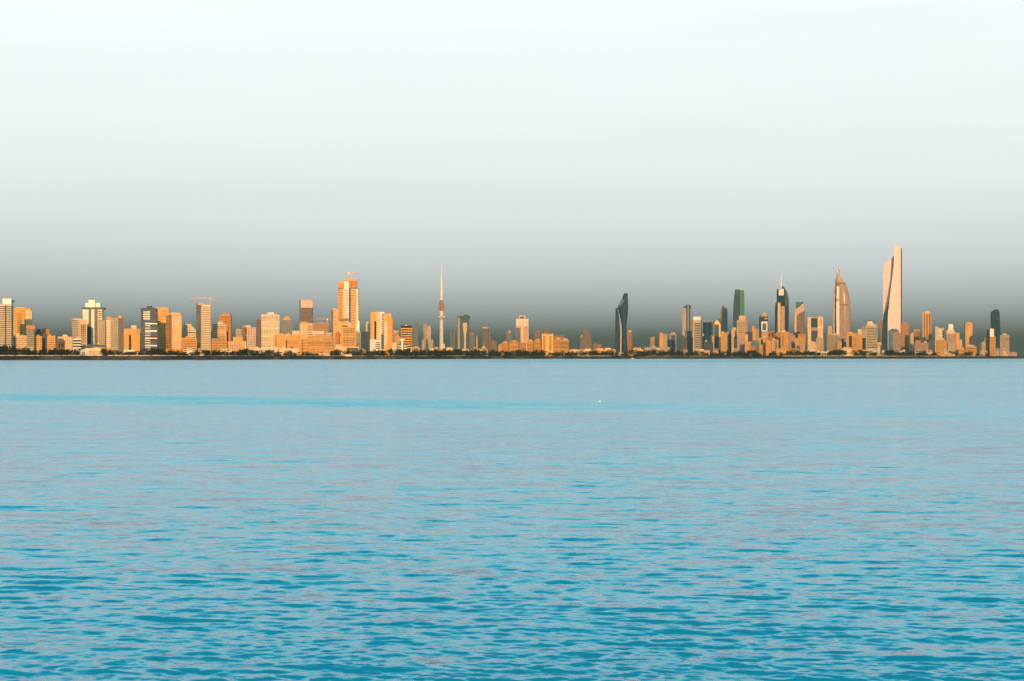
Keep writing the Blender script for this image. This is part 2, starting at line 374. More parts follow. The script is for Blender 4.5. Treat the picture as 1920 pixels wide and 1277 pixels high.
T('hotel_complex','wide stepped orange complex with many floor bands by the shore',575,628,631,170,'orange.hs',
  [('b','upper_storey',577,622,627,632,'orange.hs'),('b','roof_terrace',585,608,620.5,628,'peach'),('b','roof_terrace',611,622,624,628,'olive'),
   ('n',W_,578,606,635,655,6,.3,'rust'),('n',W_,610,620,635,655,6,.4,'brown'),('c',W_,622,626,634,652,2,.5,'win'),('b','annex',548,577,634,None,'orange.hs',(-.1,.8))],short='wide stepped orange complex')
T('villa','low beige villas with flat roofs at the water below the orange complex',585,660,664.5,60,'cream',[('b','wall_block',600,610,662,665,'peach'),('b','wall_block',630,645,662.5,665,'sand')],dep=10,cat='building',short='low beige villas')
T('apartment_tower','slim peach tower with a brown edge behind the tallest crane tower',621,636,580,420,'peach.gs',[('q','edge',621,625,581,632,'brown',.4)],s=.02)  # brown strip paints the shaded left edge
T('residential_tower','tallest banded tower with white and orange bays under a crane',634,673,541,270,'peach',
  [('b','bay',634,643.5,528,None,'orange',(-.04,.6)),('n',W_,634.5,643,531,600,22,.4,'brown',1.6),
   ('b','bay',644.5,654.5,528,None,'white',(-.08,.6)),('n',W_,645,654,543,600,18,.36,'grey',3.0),('b','crown_block',654.7,669,526.5,542,'rust.gs',(.02,.8)),
   ('q','slot',654.6,657.5,541,605,'black',.5),('n',W_,658,667,543,612,22,.5,'brown',.6),('c','pier',661,666,541,612,2,.3,'orange',1.0),('q','pier',667.2,671,541,600,'white',.8),('n',W_,667.2,671,544,600,16,.3,'win',1.2),  # slot shade is painted by a black panel
   ('b','roof_edge',646,671,522.5,527,'orange',(.2,.7)),('q','ledge',634,673,540.3,541.6,'dgrey',1.2),('q','truss_band',636,656,597,602,'bronze',4.5),('q','white_panel',670,674,602,622,'white',1.2)],s=.03,short='tallest crane tower')
crane('short orange crane standing on the roof of the tallest banded tower',654,523,507,648,673,512,290,1.5)
T('apartment_block','orange block with stepped top before the tallest banded tower',640,667,611,170,'orange.gs',
  [('b','upper_storey',641,653,603,612,'orange.gs',(.0+.02,.8)),('n',W_,643,665,615,650,11,.4,'brown'),('q','ledge',641,652,611,612.5,'black',.4)],short='stepped orange block')
T('apartment_block','small rusty block with shaded side wedged before the slim peach tower',628.5,638,624,240,'rust',s=.35)
T('podium_building','low cream podium with dark roof sheds below the stepped orange block',627,673,650,110,'peach',[('b','shed',650,672,652,None,'dgrey',(-.3,.5)),('b','roof_house',630,640,646,651,'cream')],dep=16,short='low cream podium')
T('office_block','narrow olive glass slab between stepped orange block and navy block',667,676.5,622,215,'olive.v',[('q','glass_panel',668,676,624,657,'greyg',.3)])
T('office_block','square navy glass block alone beside the olive slab',677,694,623,170,'navy.g',[('b','roof_house',679,688,621.5,624,'navy')],s=.08,short='square navy glass block')
T('apartment_block','pale sliver of a block above the navy glass block',686,693,604,640,'cream.gs',[('q','window_column',689,693,606,625,'dgrey',.3)])
T('residential_tower','orange and white tower with black window columns and stepped shoulder',695,735,588,260,'orange',
  [('b','bay',695.5,706,585,None,'orange',(-.02,.5)),('q','window_column',702,705.5,602,638,'black',1.0),('b','bay',705.8,712.5,584.5,None,'peach',(-.08,.5)),('b','bay',712.8,720.6,585,None,'white',(-.12,.5)),
   ('n',W_,715.5,720.5,588,627,12,.5,'black',4.0),('n','balcony',721,726,604,650,14,.5,'white',1.2),('n',W_,726,733,594,652,17,.35,'rust',.4),
   ('b','shoulder',726,736.5,597,None,'orange.gs',(.3,.9)),('q','glass_strip',715,720.2,627,655,'teal',4.2)],s=.03,short='orange and white tower')
T('podium_building','white podium with a checkered black window front below the orange tower',693,713,638,150,'white',[('n',W_,704,713,641,655,4,.5,'black'),('b','wall_block',693,704,636,None,'white',(-.1,.5))],dep=14,short='white checkered podium')
T('apartment_block','dark brown block with an orange roof edge before the striped tower',734,747,621,330,'bronze.g',[('b','parapet',733.6,747.5,620,622.5,'orange',(-.05,1.04))])
T('villa','cube-like cream villas clustered between orange and striped towers',734,744,644,135,'cream.gs',[('b','upper_storey',736,742,642.5,645,'white')],short='cube-like cream villas')
T('apartment_block','small orange block stacked behind the cube-like cream villas',741,750.5,631,230,'orange.gs')
T('office_tower','black and orange striped tower with a little dome on its roof',752,772.5,612,240,'black',
  [('n','spandrel_band',751.7,772.8,614,654,9,.5,'orange',.7,1),('d','dome',761,608.5,611.8,3,'orange'),('b','roof_slab',752,772,610.8,613,'black')],s=.06,short='black striped tower')
T('gatehouse','white T-shaped building with dark striped wings below the striped tower',745,764,645,140,'black',
  [('q','pillar',752.5,756,637,657,'white',1.2),('b','roof_slab',749.5,758.5,635.5,638,'white',(-.1,.6)),('n','white_band',745.2,752,646,655,3,.45,'white',.5),('n','white_band',757,763.5,646,655,3,.45,'white',.5)],dep=14,cat='building',short='white T-shaped building')
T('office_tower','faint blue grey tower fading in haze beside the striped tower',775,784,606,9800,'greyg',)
T('office_tower','pinkish paired tower with sloped tops left of the communications tower',793,808,614,6900,'sand.gs',
  [('y','wing',[(794,None),(794,607),(797,606.5),(801,610),(801,None)],'pink',-3,12),('y','wing',[(801.3,None),(801.3,612),(807,608.5),(807,None)],'tan',-2,14)],roof=False)
T('office_block','wide hazy low block at the foot of the pinkish paired tower',791,812,637,6600,'tan.gs')
T('warehouse','row of low peach roofs behind the trees near the striped tower',770,788,652,200,'peach',[('y','roof',[(769.5,653),(779,649.5),(788.5,653)],'orange',-1,16)],dep=16,short='low peach roofs')
T('warehouse','row of low pale roofs at the foot of the communications tower',806,850,653,230,'peach',[('b','roof_house',815,822,651,654,'orange'),('b','roof_house',830,834,645,654,'pink'),('b','roof_house',838,848,651.5,654,'cream')],dep=16,short='low pale roofs')
# ---- the communications tower
def comms():
    x, D = 827.7, 5675.0; q = D / F
    r = empty('communications_tower', ((x - 960) * q, D, GZ), 0, 'tall white pink communications tower with disc, pod and needle mast', 'tower')
    Z = lambda y: CAMZ + (HY - y) * q - GZ
    s = MB().lathe([(8.6, -.6), (7.8, Z(640)), (7.2, Z(598)), (7.0, Z(586))], 24); s.obj('shaft', mat('pale'), r)
    MB().lathe([(7.4, Z(601)), (8.5, Z(599.5)), (20.5, Z(594.6)), (20.8, Z(593.6)), (13, Z(592.6)), (8, Z(591.5))], 28).obj('disc', mat('pale'), r)
    MB().lathe([(7.6, Z(592)), (8.0, Z(584)), (8.2, Z(583))], 20).obj('neck', mat('stone'), r)
    p = MB().lathe([(7.5, Z(584)), (10, Z(580)), (10.2, Z(570)), (7.5, Z(565)), (6.5, Z(563))], 24).obj('pod', mat('tan.hs'), r)
    for k in range(10):
        t = 2 * math.pi * (k + .5) / 10; c, s_ = math.cos(t), math.sin(t)
        MB().bar((13.8*c, 13.8*s_, Z(582)), (13.8*c, 13.8*s_, Z(568.5)), 1.6, 6).obj('pod_fin', mat('mauve'), p)
    for yy, rr in ((581, 15.5), (577.5, 15.8), (574, 15.5)): MB().lathe([(rr-1.5, Z(yy)), (rr, Z(yy)), (rr, Z(yy)+.9), (rr-1.5, Z(yy)+.9)], 24).obj('gallery_ring', mat('tan'), p)
    for yy in (562.5, 559.5, 556.5): MB().lathe([(5.2, Z(yy)), (7.2, Z(yy)+.6), (7.2, Z(yy)+2.4), (5.2, Z(yy)+3.0)], 18).obj('collar', mat('stone'), r)
    MB().lathe([(5.8, Z(564)), (4.8, Z(553)), (4.0, Z(525))], 16).obj('lower_mast', mat('white'), r)
    MB().lathe([(3.7, Z(526)), (3.2, Z(510)), (2.3, Z(497))], 12).obj('upper_mast', mat('white'), r)
comms()
# ================= the far coast, from the communications tower to the right end
T('office_tower','faint grey twin slab just beyond the communications tower',843.5,853.5,620,9500,'greyg',[('q','slot',848,849.5,620,655,'dgrey',.8)])  # dark grey slot panel paints the shaded gap of the twins
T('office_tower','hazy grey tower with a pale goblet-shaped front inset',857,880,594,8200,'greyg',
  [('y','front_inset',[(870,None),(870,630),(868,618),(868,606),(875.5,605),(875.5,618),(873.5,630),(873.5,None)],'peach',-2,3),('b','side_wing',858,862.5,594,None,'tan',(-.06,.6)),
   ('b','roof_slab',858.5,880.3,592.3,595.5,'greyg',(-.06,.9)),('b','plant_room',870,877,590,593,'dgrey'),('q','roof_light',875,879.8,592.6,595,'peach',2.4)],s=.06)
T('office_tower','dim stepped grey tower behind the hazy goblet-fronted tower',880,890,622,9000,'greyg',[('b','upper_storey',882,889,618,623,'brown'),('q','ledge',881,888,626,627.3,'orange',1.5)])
T('minaret','slim orange minaret rising over the dark tree belt',892,896.5,636,300,'orange',
  [('l','shaft',[(631,893.2,895.2),(636,892.9,895.5),(None,892.6,895.8)],'orange',1.0,True),('s','finial',894.2,628.5,632,.7,.15,'peach')],dep=6,cat='minaret',body=False,short='slim orange minaret')
T('mosque','low mosque with a rounded orange dome beside the slim minaret',898,915,655,290,'peach',[('d','dome',907,648.5,655.3,5,'orange'),('s','finial',907,646,649,.4,.15,'peach'),('b','portal',903,911,653.5,None,'orange',(-.12,.3))],cat='mosque',short='orange domed mosque')
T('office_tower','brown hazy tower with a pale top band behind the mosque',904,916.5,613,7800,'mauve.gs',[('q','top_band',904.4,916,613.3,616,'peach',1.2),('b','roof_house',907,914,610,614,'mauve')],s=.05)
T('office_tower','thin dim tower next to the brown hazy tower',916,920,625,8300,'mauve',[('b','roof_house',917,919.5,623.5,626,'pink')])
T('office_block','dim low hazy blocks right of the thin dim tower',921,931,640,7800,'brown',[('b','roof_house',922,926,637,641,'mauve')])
T('warehouse','long low peach building between the hazy goblet tower and mosque',866,900,654,260,'peach',[('b','roof_house',888,894,651.5,655,'orange')],dep=18,short='long low peach building')
T('apartment_tower','peach tower with an open arched frame on its roof',967,991,597.5,900,'peach.gs',
  [('b','crown_leg',973.3,975.3,592,598,'peach'),('b','crown_leg',983,985,592,598,'peach'),('b','crown_beam',973,985.3,591.3,593.4,'peach',(.1,.9)),('q','glass_panel',976,982,593.5,597.5,'dgrey',-3.5),
   ('q','upper_wall',967.4,990.6,598,611,'white.gs',.5),('q','pier',978,981,600,640,'peach',.8),('n',W_,982,990,613,640,8,.35,'rust',.3)],short='peach arch-topped tower')
T('office_tower','blue grey wedge-shaped glass tower leaning on the peach tower',963,977,615,760,'greyg',
  [('y','glass_wedge',[(964.5,615),(976,614.5),(976.5,None),(970,None)],'blueg',0,16)],body=False)
T('office_tower','hazy arch-topped dark tower behind the orange waterside compound',949,961,624,6800,'greyg',
  [('b','arch_frame',949.6,951.6,622,None,'mauve',(-.1,.6)),('b','arch_frame',959,960.8,622,None,'mauve',(-.1,.6)),('d','arch_top',955.2,619.6,624.2,4.6,'tan')])
cl = 'one of the stepped orange apartment blocks of the waterside compound'
for i,(a0,a1,yt,lb) in enumerate([(934,942,648,'lowest terrace block opening the stepped orange compound'),(940,954.5,642.5,'banded orange block after the lowest terrace block of the compound'),
    (955,973.5,640.5,'peaked orange block left of the dark gap in the compound'),(974.5,986,643,'narrow orange block below the peach arch-topped tower'),
    (988,1001,639.5,'plain orange block between narrow and gabled compound blocks'),(1001.5,1015.5,638,'gabled orange block left of the twin-column tower')]):
    T('apartment_block',lb,a0,a1,yt,230+8*i,'orange.hs',[('n',W_,a0+1,a1-1,yt+2.5,655,max(2,int((655-yt)/3.2)),.3,'rust',.4),('y','gable_roof',[(a0+2,yt+.2),((a0+a1)/2,yt-3),(a1-2,yt+.2)],'orange',1.5,14)],s=.12,short='orange compound')
T('apartment_tower','bright orange tower with two columns of dark windows',1016,1037.5,627,220,'orange',
  [('n',W_,1018.5,1022.5,630,657,9,.45,'black',.4),('n',W_,1030,1034,630,657,9,.45,'black',.4)]+[('b','merlon',q,q+2.2,625,628,'orange',(-.02,.3)) for q in (1016.2,1021,1026,1031,1035)],short='twin-column orange tower')
T('apartment_block','broad orange block with two gables right of the twin-column tower',1038,1067.5,637,250,'orange.hs',
  [('n',W_,1039,1048,641,656,5,.35,'rust',.4),('n',W_,1050,1066,641,656,5,.35,'brown',.4),('y','gable_roof',[(1041,637.3),(1046,632),(1053,637.3)],'orange',1.5,16),('b','roof_house',1056,1064,635,638,'peach')],s=.05,short='broad gabled orange block')
T('office_block','faint brown block in haze behind the gabled orange block',1002,1013,619,8200,'mauve',[('b','wing',1001,1006,631,None,'brown',(-.3,.4))])
T('office_block','faint narrow block in haze behind the twin-column tower',1019,1027,616,8800,'mauve')
T('office_block','faint wide block in haze above the broad gabled block',1038,1059,629,8600,'rust',[('b','roof_house',1042,1056,627.5,630,'mauve')])
T('office_block','hazy stepped block standing alone left of the twisted tower',1088,1109.5,632,7200,'mauve.gs',[('b','upper_storey',1093,1106.5,619,633,'mauve.gs'),('b','shoulder',1088.5,1096,628,633,'pink')])
T('office_block','dim low block beside the lonely hazy stepped block',1112,1128,645,7400,'rust.gs',[('b','roof_house',1114,1118,642,646,'mauve')])
T('warehouse','low peach sheds behind trees left of the twisted tower',1068,1112,656,250,'peach',[('b','roof_house',1072,1082,654.5,657,'orange'),('b','roof_house',1097,1107,654,657,'peach')],dep=18,short='low peach sheds')
T('warehouse','low orange sheds reaching the foot of the twisted tower',1113,1154,655,262,'orange',[('b','roof_house',1120,1130,653,656,'peach'),('b','roof_house',1134,1145,652.5,656,'peach')],dep=18,short='low orange sheds')
T('office_tower','dark twisted glass tower with a curved slanting top',1152,1178,577,700,'navy',
  [('y','rear_slab',[(1152,None),(1153,640),(1154.2,578),(1159,577),(1164,640),(1166,None)],'slate',6,40),
   ('y','painted_lit_edge',[(1162.6,None),(1163.2,625),(1163.0,610),(1162.2,600),(1164.6,610),(1165.6,625),(1165.2,None)],'sand',1,14),  # sand-coloured sliver paints the sunlit edge
   ('l','twisted_body',[(550,1169.8,1177),(553,1168.8,1177.2),(560,1166.4,1177.4),(568,1162.5,1177.6),(575,1158.5,1177.9),(582,1160.2,1177.6),(592,1162.3,1176.8),(604,1165.2,1175.6),(616,1166.4,1174.4),(630,1166.3,1174.6),(645,1165.5,1176),(None,1164.8,1177.6)],'slate',1.1,True,-6),
   ('y','glass_canopy',[(1159,574.5),(1162,570),(1168,560.5),(1171,561),(1168,569),(1163,574.5)],'greyg',-7.5,-2)],body=False,short='twisted dark tower')
T('apartment_tower','hazy orange tower right behind the twisted dark tower',1176,1186,623,1900,'rust.gs',[('b','roof_house',1177.5,1183,619.5,624,'peach')],s=.2)
T('restaurant','small waterside pavilion with white roof strips painted as glints',1160,1172,664,60,'sand',[('b','roof_slab',1160.5,1170,661.4,662.8,'white',(-.2,.9)),('c','pillar',1161,1170,665,None,4,.35,'white',.8)],dep=9,cat='building',short='glinting waterside pavilion')  # white slab and pillars paint the bright, lit bits
T('warehouse','low bright orange building right of the twisted dark tower',1183,1206,655,240,'peach',[('b','roof_house',1188,1202,652,656,'orange')],dep=18,short='low bright orange building')
T('office_block','hazy pale orange block near the empty stretch of coast',1219,1232,633,1500,'mauve.gs',[('b','roof_house',1221,1231,631.7,634,'orange')])
T('office_tower','paired block with one bright orange half and one dull half',1237,1251,626,1400,'tan.gs',[('b','wing',1236.5,1243,624,None,'orange',(-.1,.5))],short=None)
T('office_tower','arch-topped tower with pale edges and dark glazed centre',1252,1269,626,900,'tan.gs',
  [('d','arch_top',1262,622.8,626.6,5,'peach'),('q','glass_panel',1258.5,1266,629,657,'greyg',.4),('q','glass_panel',1252.5,1255.5,628,657,'dgrey',.4)],s=.05)
T('warehouse','long dim low building behind trees on the bare coast stretch',1208,1256,651,600,'mauve',[('b','roof_house',1222,1230,649,652,'tan')],dep=20,short='long dim low building')
T('office_tower','slender tower with tan face, dark roof wedge and thin spire',1279,1294.5,577,1250,'greyg',
  [('q','facade',1279.2,1286.8,577.5,632,'tan',1.0),('y','roof_wedge',[(1279.2,577.8),(1285,573),(1288.5,571),(1294,572.5),(1294,578)],'greyg',1,22),('q','light_fin',1289.5,1291.2,571,620,'steel',1.0),('s','spire',1287.5,557,573,.6,.25,'steel')],s=.1)
T('office_block','dark mauve blocks clustered below the slender spired tower',1277,1299,632,560,'dgrey.g',[('b','upper_storey',1284,1297,620,633,'greyg.g',(.2,.9)),('b','roof_house',1279,1283,629,633,'navy')],short='dark mauve blocks')
T('office_tower','dim grey mid tower tucked behind the white crowned grid tower',1292,1301,601,1300,'mauve.gs')
T('office_tower','grid fronted tower with a white crown and cream edge piers',1299.5,1316,598,460,'cream.g',
  [('b','crown',1300,1313.5,594,600,'white',(-.03,.8)),('n',W_,1302,1313.5,605,654,15,.5,'win',.3),('q','glass_side',1313.7,1315.8,600,655,'bronze',.4),('b','plant_room',1303,1308,593,595,'pink')],s=.06,short='white crowned grid tower')  # bronze strip on the front paints a dark right side
T('office_tower','blue black glass tower in two facets beside the grid tower',1318,1334.5,604,900,'navy',[('q','glass_facet',1323,1328.5,605,640,'blueg',.6),('b','roof_edge',1320,1331,602.8,605,'tan'),('q','lit_pane',1317.8,1319.6,626,630,'white',.8)],s=.15)  # white pane paints the small bright spot on the glass
T('office_block','dark glass block with a sloping roof behind the pyramid-topped tower',1334,1347,606,1100,'blueg',[('y','sloping_roof',[(1334.3,606.5),(1346,597.5),(1351,599),(1351,606.5)],'dgrey',2,20)])
T('apartment_block','orange cube lit above dark blocks between two glass towers',1330,1339,630.5,560,'orange',[('b','roof_house',1332,1336,629,631.5,'peach')])
T('office_block','dark navy low block below the lit orange cube',1320,1337,641,440,'navy.g',[('b','roof_house',1322,1326,637,642,'mauve')],short='dark low shaded block')
T('warehouse','low orange villa roof beyond the trees by the grid tower',1307,1331,657,250,'orange',[('b','roof_house',1311,1320,654.5,658,'peach')],dep=16,short='low orange villa')
T('office_tower','dark glass tower with orange pyramid cap and cream right edge',1338,1351.5,607,420,'glass.g',
  [('y','cap',[(1338.6,607.3),(1341,603),(1344.5,599.3),(1348,603),(1350.5,607.3)],'peach',1,18),('q','edge_pier',1347.8,1351.2,608,656,'cream',.5),('q','edge_pier',1338.1,1339.2,608,656,'tan',.5),('q','top_band',1339,1350,607,609,'orange',.6)],short='pyramid-capped dark tower')
T('office_tower','striped tan tower with pointed top and slanting roofline',1350.5,1364,580,1500,'tan.hs',
  [('y','roof_wedge',[(1350.8,580.3),(1354,573.5),(1363.5,579.8),(1363.5,581)],'mauve',1,20),('q','glass_side',1359,1363.7,584,620,'greyg.h',.6)],s=.1)  # grey strip on the front paints the darker right side
T('apartment_block','orange slab beside the pyramid-capped dark tower',1351.5,1362,624,330,'orange.gs',[('b','roof_house',1353,1358,622,625,'peach')],short='orange slab')
T('office_block','dark slab framed by tan edges right of the orange slab',1361.5,1372,627,420,'navy',[('q','edge_pier',1361.7,1363.8,627.3,656,'tan',.5),('b','roof_house',1362,1370,622,628,'mauve')])
T('apartment_tower','narrow peach tower with a dark side before the green glass tower',1371.5,1382,618,380,'peach.gs',[('b','roof_house',1374,1380,614,619,'pink'),('q','glass_side',1377.5,1381.5,620,634,'dgrey',.4)],short='narrow peach tower')  # dark grey panel on the front paints the shaded side
T('office_tower','tall bulging tower half blue glass and half green glass',1374,1396,543,1300,'blueg',
  [('l','blue_half',[(543,1378,1390),(548,1377.6,1390),(560,1376,1390),(580,1374.6,1390),(600,1374.2,1390),(None,1374.6,1390)],'blueg',1.0,False),
   ('l','green_half',[(544,1386.5,1395),(552,1386.7,1395.6),(575,1387,1396),(600,1387,1395.8),(None,1387,1394.8)],'green',1.0,False,-5),('q','roof_band',1378.2,1387,547,549.3,'greyg',2.2),('b','roof_light',1387.5,1390.5,541,545,'peach',(.05,.3)),('c','mullion',1376.5,1386,552,None,5,.12,'navy',2.0)],body=False)
T('apartment_tower','cream orange tower with stepped top in front of the green tower',1381.5,1402,600,600,'peach.hs',
  [('b','upper_storey',1385.5,1397,592,601,'peach',(.02,.8)),('q','glass_side',1397.5,1401.8,601,627,'mauve',.4),('n',W_,1383,1396,604,626,6,.35,'brown',.3)],s=.15)  # mauve panel paints the dark right side, away from the sun
T('apartment_block','reddish brown block at the foot of the cream stepped tower',1382,1400.5,628,330,'mauve.gs',[('b','side_wing',1396,1402.5,627,None,'orange',(-.1,.7)),('b','roof_house',1385,1392,626,629,'rust')],short='reddish brown block')
T('office_block','dark blue block among orange buildings beside the reddish block',1401,1411,622,560,'navy.g')
T('apartment_tower','two slim yellow towers joined at the base behind the grey block',1409.5,1423,619,640,'cream.gs',[('b','twin',1410,1415.5,612,None,'orange.gs',(-.1,.6)),('b','twin',1416.5,1422.5,616.5,None,'tan.gs',(-.05,.6)),('b','roof_house',1411,1414,610.5,613,'peach')])
T('apartment_block','small orange block in front of the dark blue block',1396.5,1408,641,260,'orange.gs',short='small orange block')
T('office_block','flat grey block below the slim yellow towers',1406,1423,639,470,'greyg.h')
T('pavilion','low red tent-like roof among the trees before the grey block',1405,1421,657,170,'redroof',[('y','roof',[(1404.5,657.4),(1409,650),(1412.5,647.5),(1416,650),(1421.5,657.4)],'redroof',-.5,14)],dep=14,cat='building',short='red tent-like roof')
T('office_tower','dark tower with tan rounded cap and a white framed front',1423,1439.5,594,900,'navy',
  [('l','cap',[(585.5,1429,1436),(588,1426.5,1438),(594.5,1424.5,1439)],'tan',.9,True),('b','white_frame',1427.5,1439,603,622,'white',(-.06,.2)),('q','glass_panel',1429.8,1436.5,606.5,619,'greyg',3.5),('q','glass_band',1433,1439,596,598.5,'steel',.5),('b','base_block',1428,1440,621,None,'mauve',(-.09,.2))])
T('office_tower','tall dark tower with white needle spire and cream striped front',1453,1479,574,900,'navy',
  [('y','upper_shaft',[(1456.3,575),(1456.3,542.5),(1472,541.5),(1472,575)],'navy',1,26),('q','white_box',1460,1469.8,542,554,'white',.8),('b','spire_base',1461.5,1467,539.3,543,'steel',(.1,.5)),('s','spire',1464.3,514,540,2.3,.8,'white',.3),
   ('y','curved_fin',[(1466.5,543),(1466.8,535.5),(1470,538.5),(1474,545),(1477,552),(1478.5,562),(1478.7,None),(1472.5,None),(1472.2,545)],'greyg',3,30),
   ('q','left_pier',1458.2,1463.6,567.5,624,'peach',1.6),('y','shoulder',[(1453.8,None),(1454,568),(1457.8,567),(1457.8,None)],'navy',-1,20),('q','striped_front',1464.4,1471.4,574,624,'peach.h',1.4),('q','glass_panel',1464,1470,556,566,'teal',1.2)],s=.04)
for a0,a1,yt,of,mm,lb in [(1423,1437.5,633,300,'orange.gs','orange block with a dark arched window by the red roof'),(1436,1447,640,255,'orange.gs','low orange block tucked between arched and tall blocks'),
    (1439.5,1453,622,430,'rust.gs','rusty block with round dark windows below the spired tower'),(1452,1466,625,470,'rust.gs','rust-red block at the foot of the spired tower'),
    (1447,1460,637,280,'peach.gs','pale orange block in the middle of the orange cluster'),(1463.5,1480.5,622,350,'orange.gs','tallest orange block ending the orange cluster'),(1455,1478,653,200,'orange.g','low orange frontage below the tallest orange block')]:
    ex = []
    if 'arched' in lb and 'dark' in lb: ex = [('q','arch_window',1427,1430.5,637,646,'black',.4),('d','dome',1433,630,634,3,'peach')]
    if 'round' in lb: ex = [('q','dark_window',1442,1444,625,632,'navy',.4),('q','dark_window',1447.5,1450.5,624,632,'navy',.4)]
    if 'pale' in lb: ex = [('n',W_,1449,1458,641,656,5,.4,'rust',.4)]
    if 'tallest' in lb: ex = [('b','roof_house',1466,1472,619.5,623,'peach'),('q','window_column',1467,1469,628,650,'brown',.4)]
    T('apartment_block',lb,a0,a1,yt,of,mm,ex,s=.08,short='orange cluster')
T('apartment_block','block painted in mauve shade right of the tallest orange block',1480,1491,628,620,'mauve.gs',[('b','roof_house',1482,1487,625,629,'rust')])  # mauve wall colour paints in the shade on this block
T('apartment_block','low block painted in purple grey shade below the sliced tower',1481,1493,643,380,'mauve.g',[('b','roof_house',1484,1488,640,644,'tan')],short='purple grey low block')  # shade is put into the purple-grey wall colour
T('apartment_block','rusty upper block just in front of the sliced tower',1496,1511,626,640,'rust.gs',[('b','roof_house',1500,1506,622.5,627,'brown')])
T('apartment_block','yellow brown block with dark lower windows before the sliced tower',1491,1511.5,633.5,330,'orange.gs',[('q','dark_panel',1494,1500,648,656,'dgrey',.4),('q','dark_panel',1503,1509,645,656,'mauve',.4)],s=.1,short='yellow brown block')
T('office_tower','tower sliced diagonally on top showing a green wedge',1489.5,1509,581,1000,'mauve.v',
  [('y','green_wedge',[(1492,580.5),(1492,566.5),(1507,566.2),(1507,569)],'green',6,24),('y','sliced_face',[(1490,593),(1490,580.5),(1498,576),(1507.4,567.4),(1508,583),(1500,586),(1494.5,592)],'pink',-1.2,20),('q','light_edge',1490,1493.5,592,626,'peach',.8)],s=.04)  # peach strip paints the lit left edge
T('office_tower','gate-like tower holding a big teal window between orange legs',1514.5,1543.5,614,700,'tan.gs',
  [('b','leg',1514.3,1520.5,594.6,None,'peach',(-.05,.8)),('b','leg',1533.2,1543.3,594,None,'peach',(-.05,.8)),('q','teal_window',1520.3,1533.4,597,615,'teal',-4),('b','lintel',1520.2,1533.6,594.8,597.5,'tan',(.1,.7)),
   ('q','slot',1538.5,1540.8,599,611,'rust',2.0),('q','ledge',1533,1542,613.6,615.2,'white',3.0),('q','front_panel',1521,1533,620,641,'greyg.gs',.5)])
T('apartment_block','cream gridded block at the foot of the gate-like tower',1514,1530.5,643,290,'peach.g',[('b','upper_storey',1518,1528,640,644,'peach.g')],short='cream gridded block')
T('apartment_block','tan slab beside the cream gridded block',1530,1545.5,634,340,'sand.gs',[('q','pier',1535,1537.5,635,656,'orange',.5),('b','roof_house',1532,1537,632,635,'tan')],s=.08,short='tan slab')
T('apartment_tower','slim pale shaft standing left of the curved tower',1552,1560,611,620,'cream.gs',roof=False)
T('apartment_block','broad yellow orange block with ridged front before the curved tower',1550.5,1572.5,628,360,'sand.v',[('b','roof_house',1561,1567,625.5,629,'peach'),('b','annex',1569,1578.5,640,None,'orange.gs',(-.1,.6))],short='broad ridged block')
T('office_block','dark low block between the ridged block and pale dome roofs',1577,1588,641,560,'navy.g')
T('office_tower','huge curved leaf-shaped tower with grey pointed top',1562,1596,530,900,'mauve',
  [('l','curved_body',[(531,1565.4,1585),(536,1565,1587.5),(545,1564,1590.6),(556,1563.2,1592.8),(568,1562.6,1594.4),(582,1562.3,1595.4),(600,1562.4,1595.6),(618,1562.8,1594.8),(636,1563.4,1593.2),(None,1564,1592)],'pink.vs',.9,True),
   ('l','pointed_top',[(514.5,1570.2,1571.8),(517,1568.6,1574.4),(520,1567.6,1577),(524.5,1566.4,1580),(531.5,1565.3,1585)],'tan',.8,True,1.5),
   ('y','gold_strip',[(1568.4,632),(1567.8,600),(1568,566),(1569,537),(1573.6,537),(1573.5,566),(1573.6,600),(1574,632)],'white',-1.6,4),('y','vent_band',[(1568.3,561),(1572.8,560.4),(1572.8,564.4),(1568.3,565)],'rust',-2.2,3),  # white strip paints the gold highlight on the curved body
   ('y','dark_edge',[(1562.7,625),(1562.5,590),(1563.6,555),(1565.4,531),(1566.6,531),(1565.4,555),(1565,590),(1565.2,625)],'pink',2.0,12),('y','ledge',[(1576,571),(1590,570.6),(1590,572),(1576,572.4)],'brown',-1.5,3)],body=False)
crane('pale luffing crane perched on the curved tower, leaning right',1573.5,517,497,1572,1579,503,945,2.0)
crane('smaller pale crane low on the pointed top of the curved tower',1569.6,519,505,1564,1573,508.6,940,1.6)
T('apartment_block','orange block with a dark glazed bay right of the curved tower',1587,1606.5,624,400,'orange.gs',[('q','glass_bay',1592,1597.5,630,651,'navy',.5),('n',W_,1598.5,1605.5,632,651,6,.4,'brown',.3),('b','roof_house',1590,1598,622.5,625,'peach')],short='orange block with glazed bay')
T('apartment_tower','rounded orange tower with a taller shaft on its back',1607,1617,628,430,'orange.gs',[('b','rear_shaft',1608,1615.5,617,629,'cream',(.4,.9)),('d','rounded_top',1612,625.5,628.4,4.5,'orange')],short='rounded orange tower')
T('office_block','dim grey block with a navy lower panel beside the white gridded tower',1615.5,1624.5,619,640,'tan.gs',[('q','dark_panel',1616,1624,634,655,'navy',.5),('b','roof_house',1617,1622,612,620,'mauve')])
T('apartment_tower','white finely gridded tower with stepped crown near the tall split tower',1623.5,1646,610,400,'cream.g',
  [('b','crown',1626,1636,602.5,611,'white',(.1,.7)),('y','sloping_parapet',[(1625,610.5),(1626.5,604),(1636,606.5),(1645.5,610.5)],'peach',.5,10),('b','roof_slab',1624,1640,601.2,603,'dgrey',(.3,.6)),('n',W_,1624.5,1645,614,653,13,.34,'win',.3)],s=.05,short='white gridded tower')
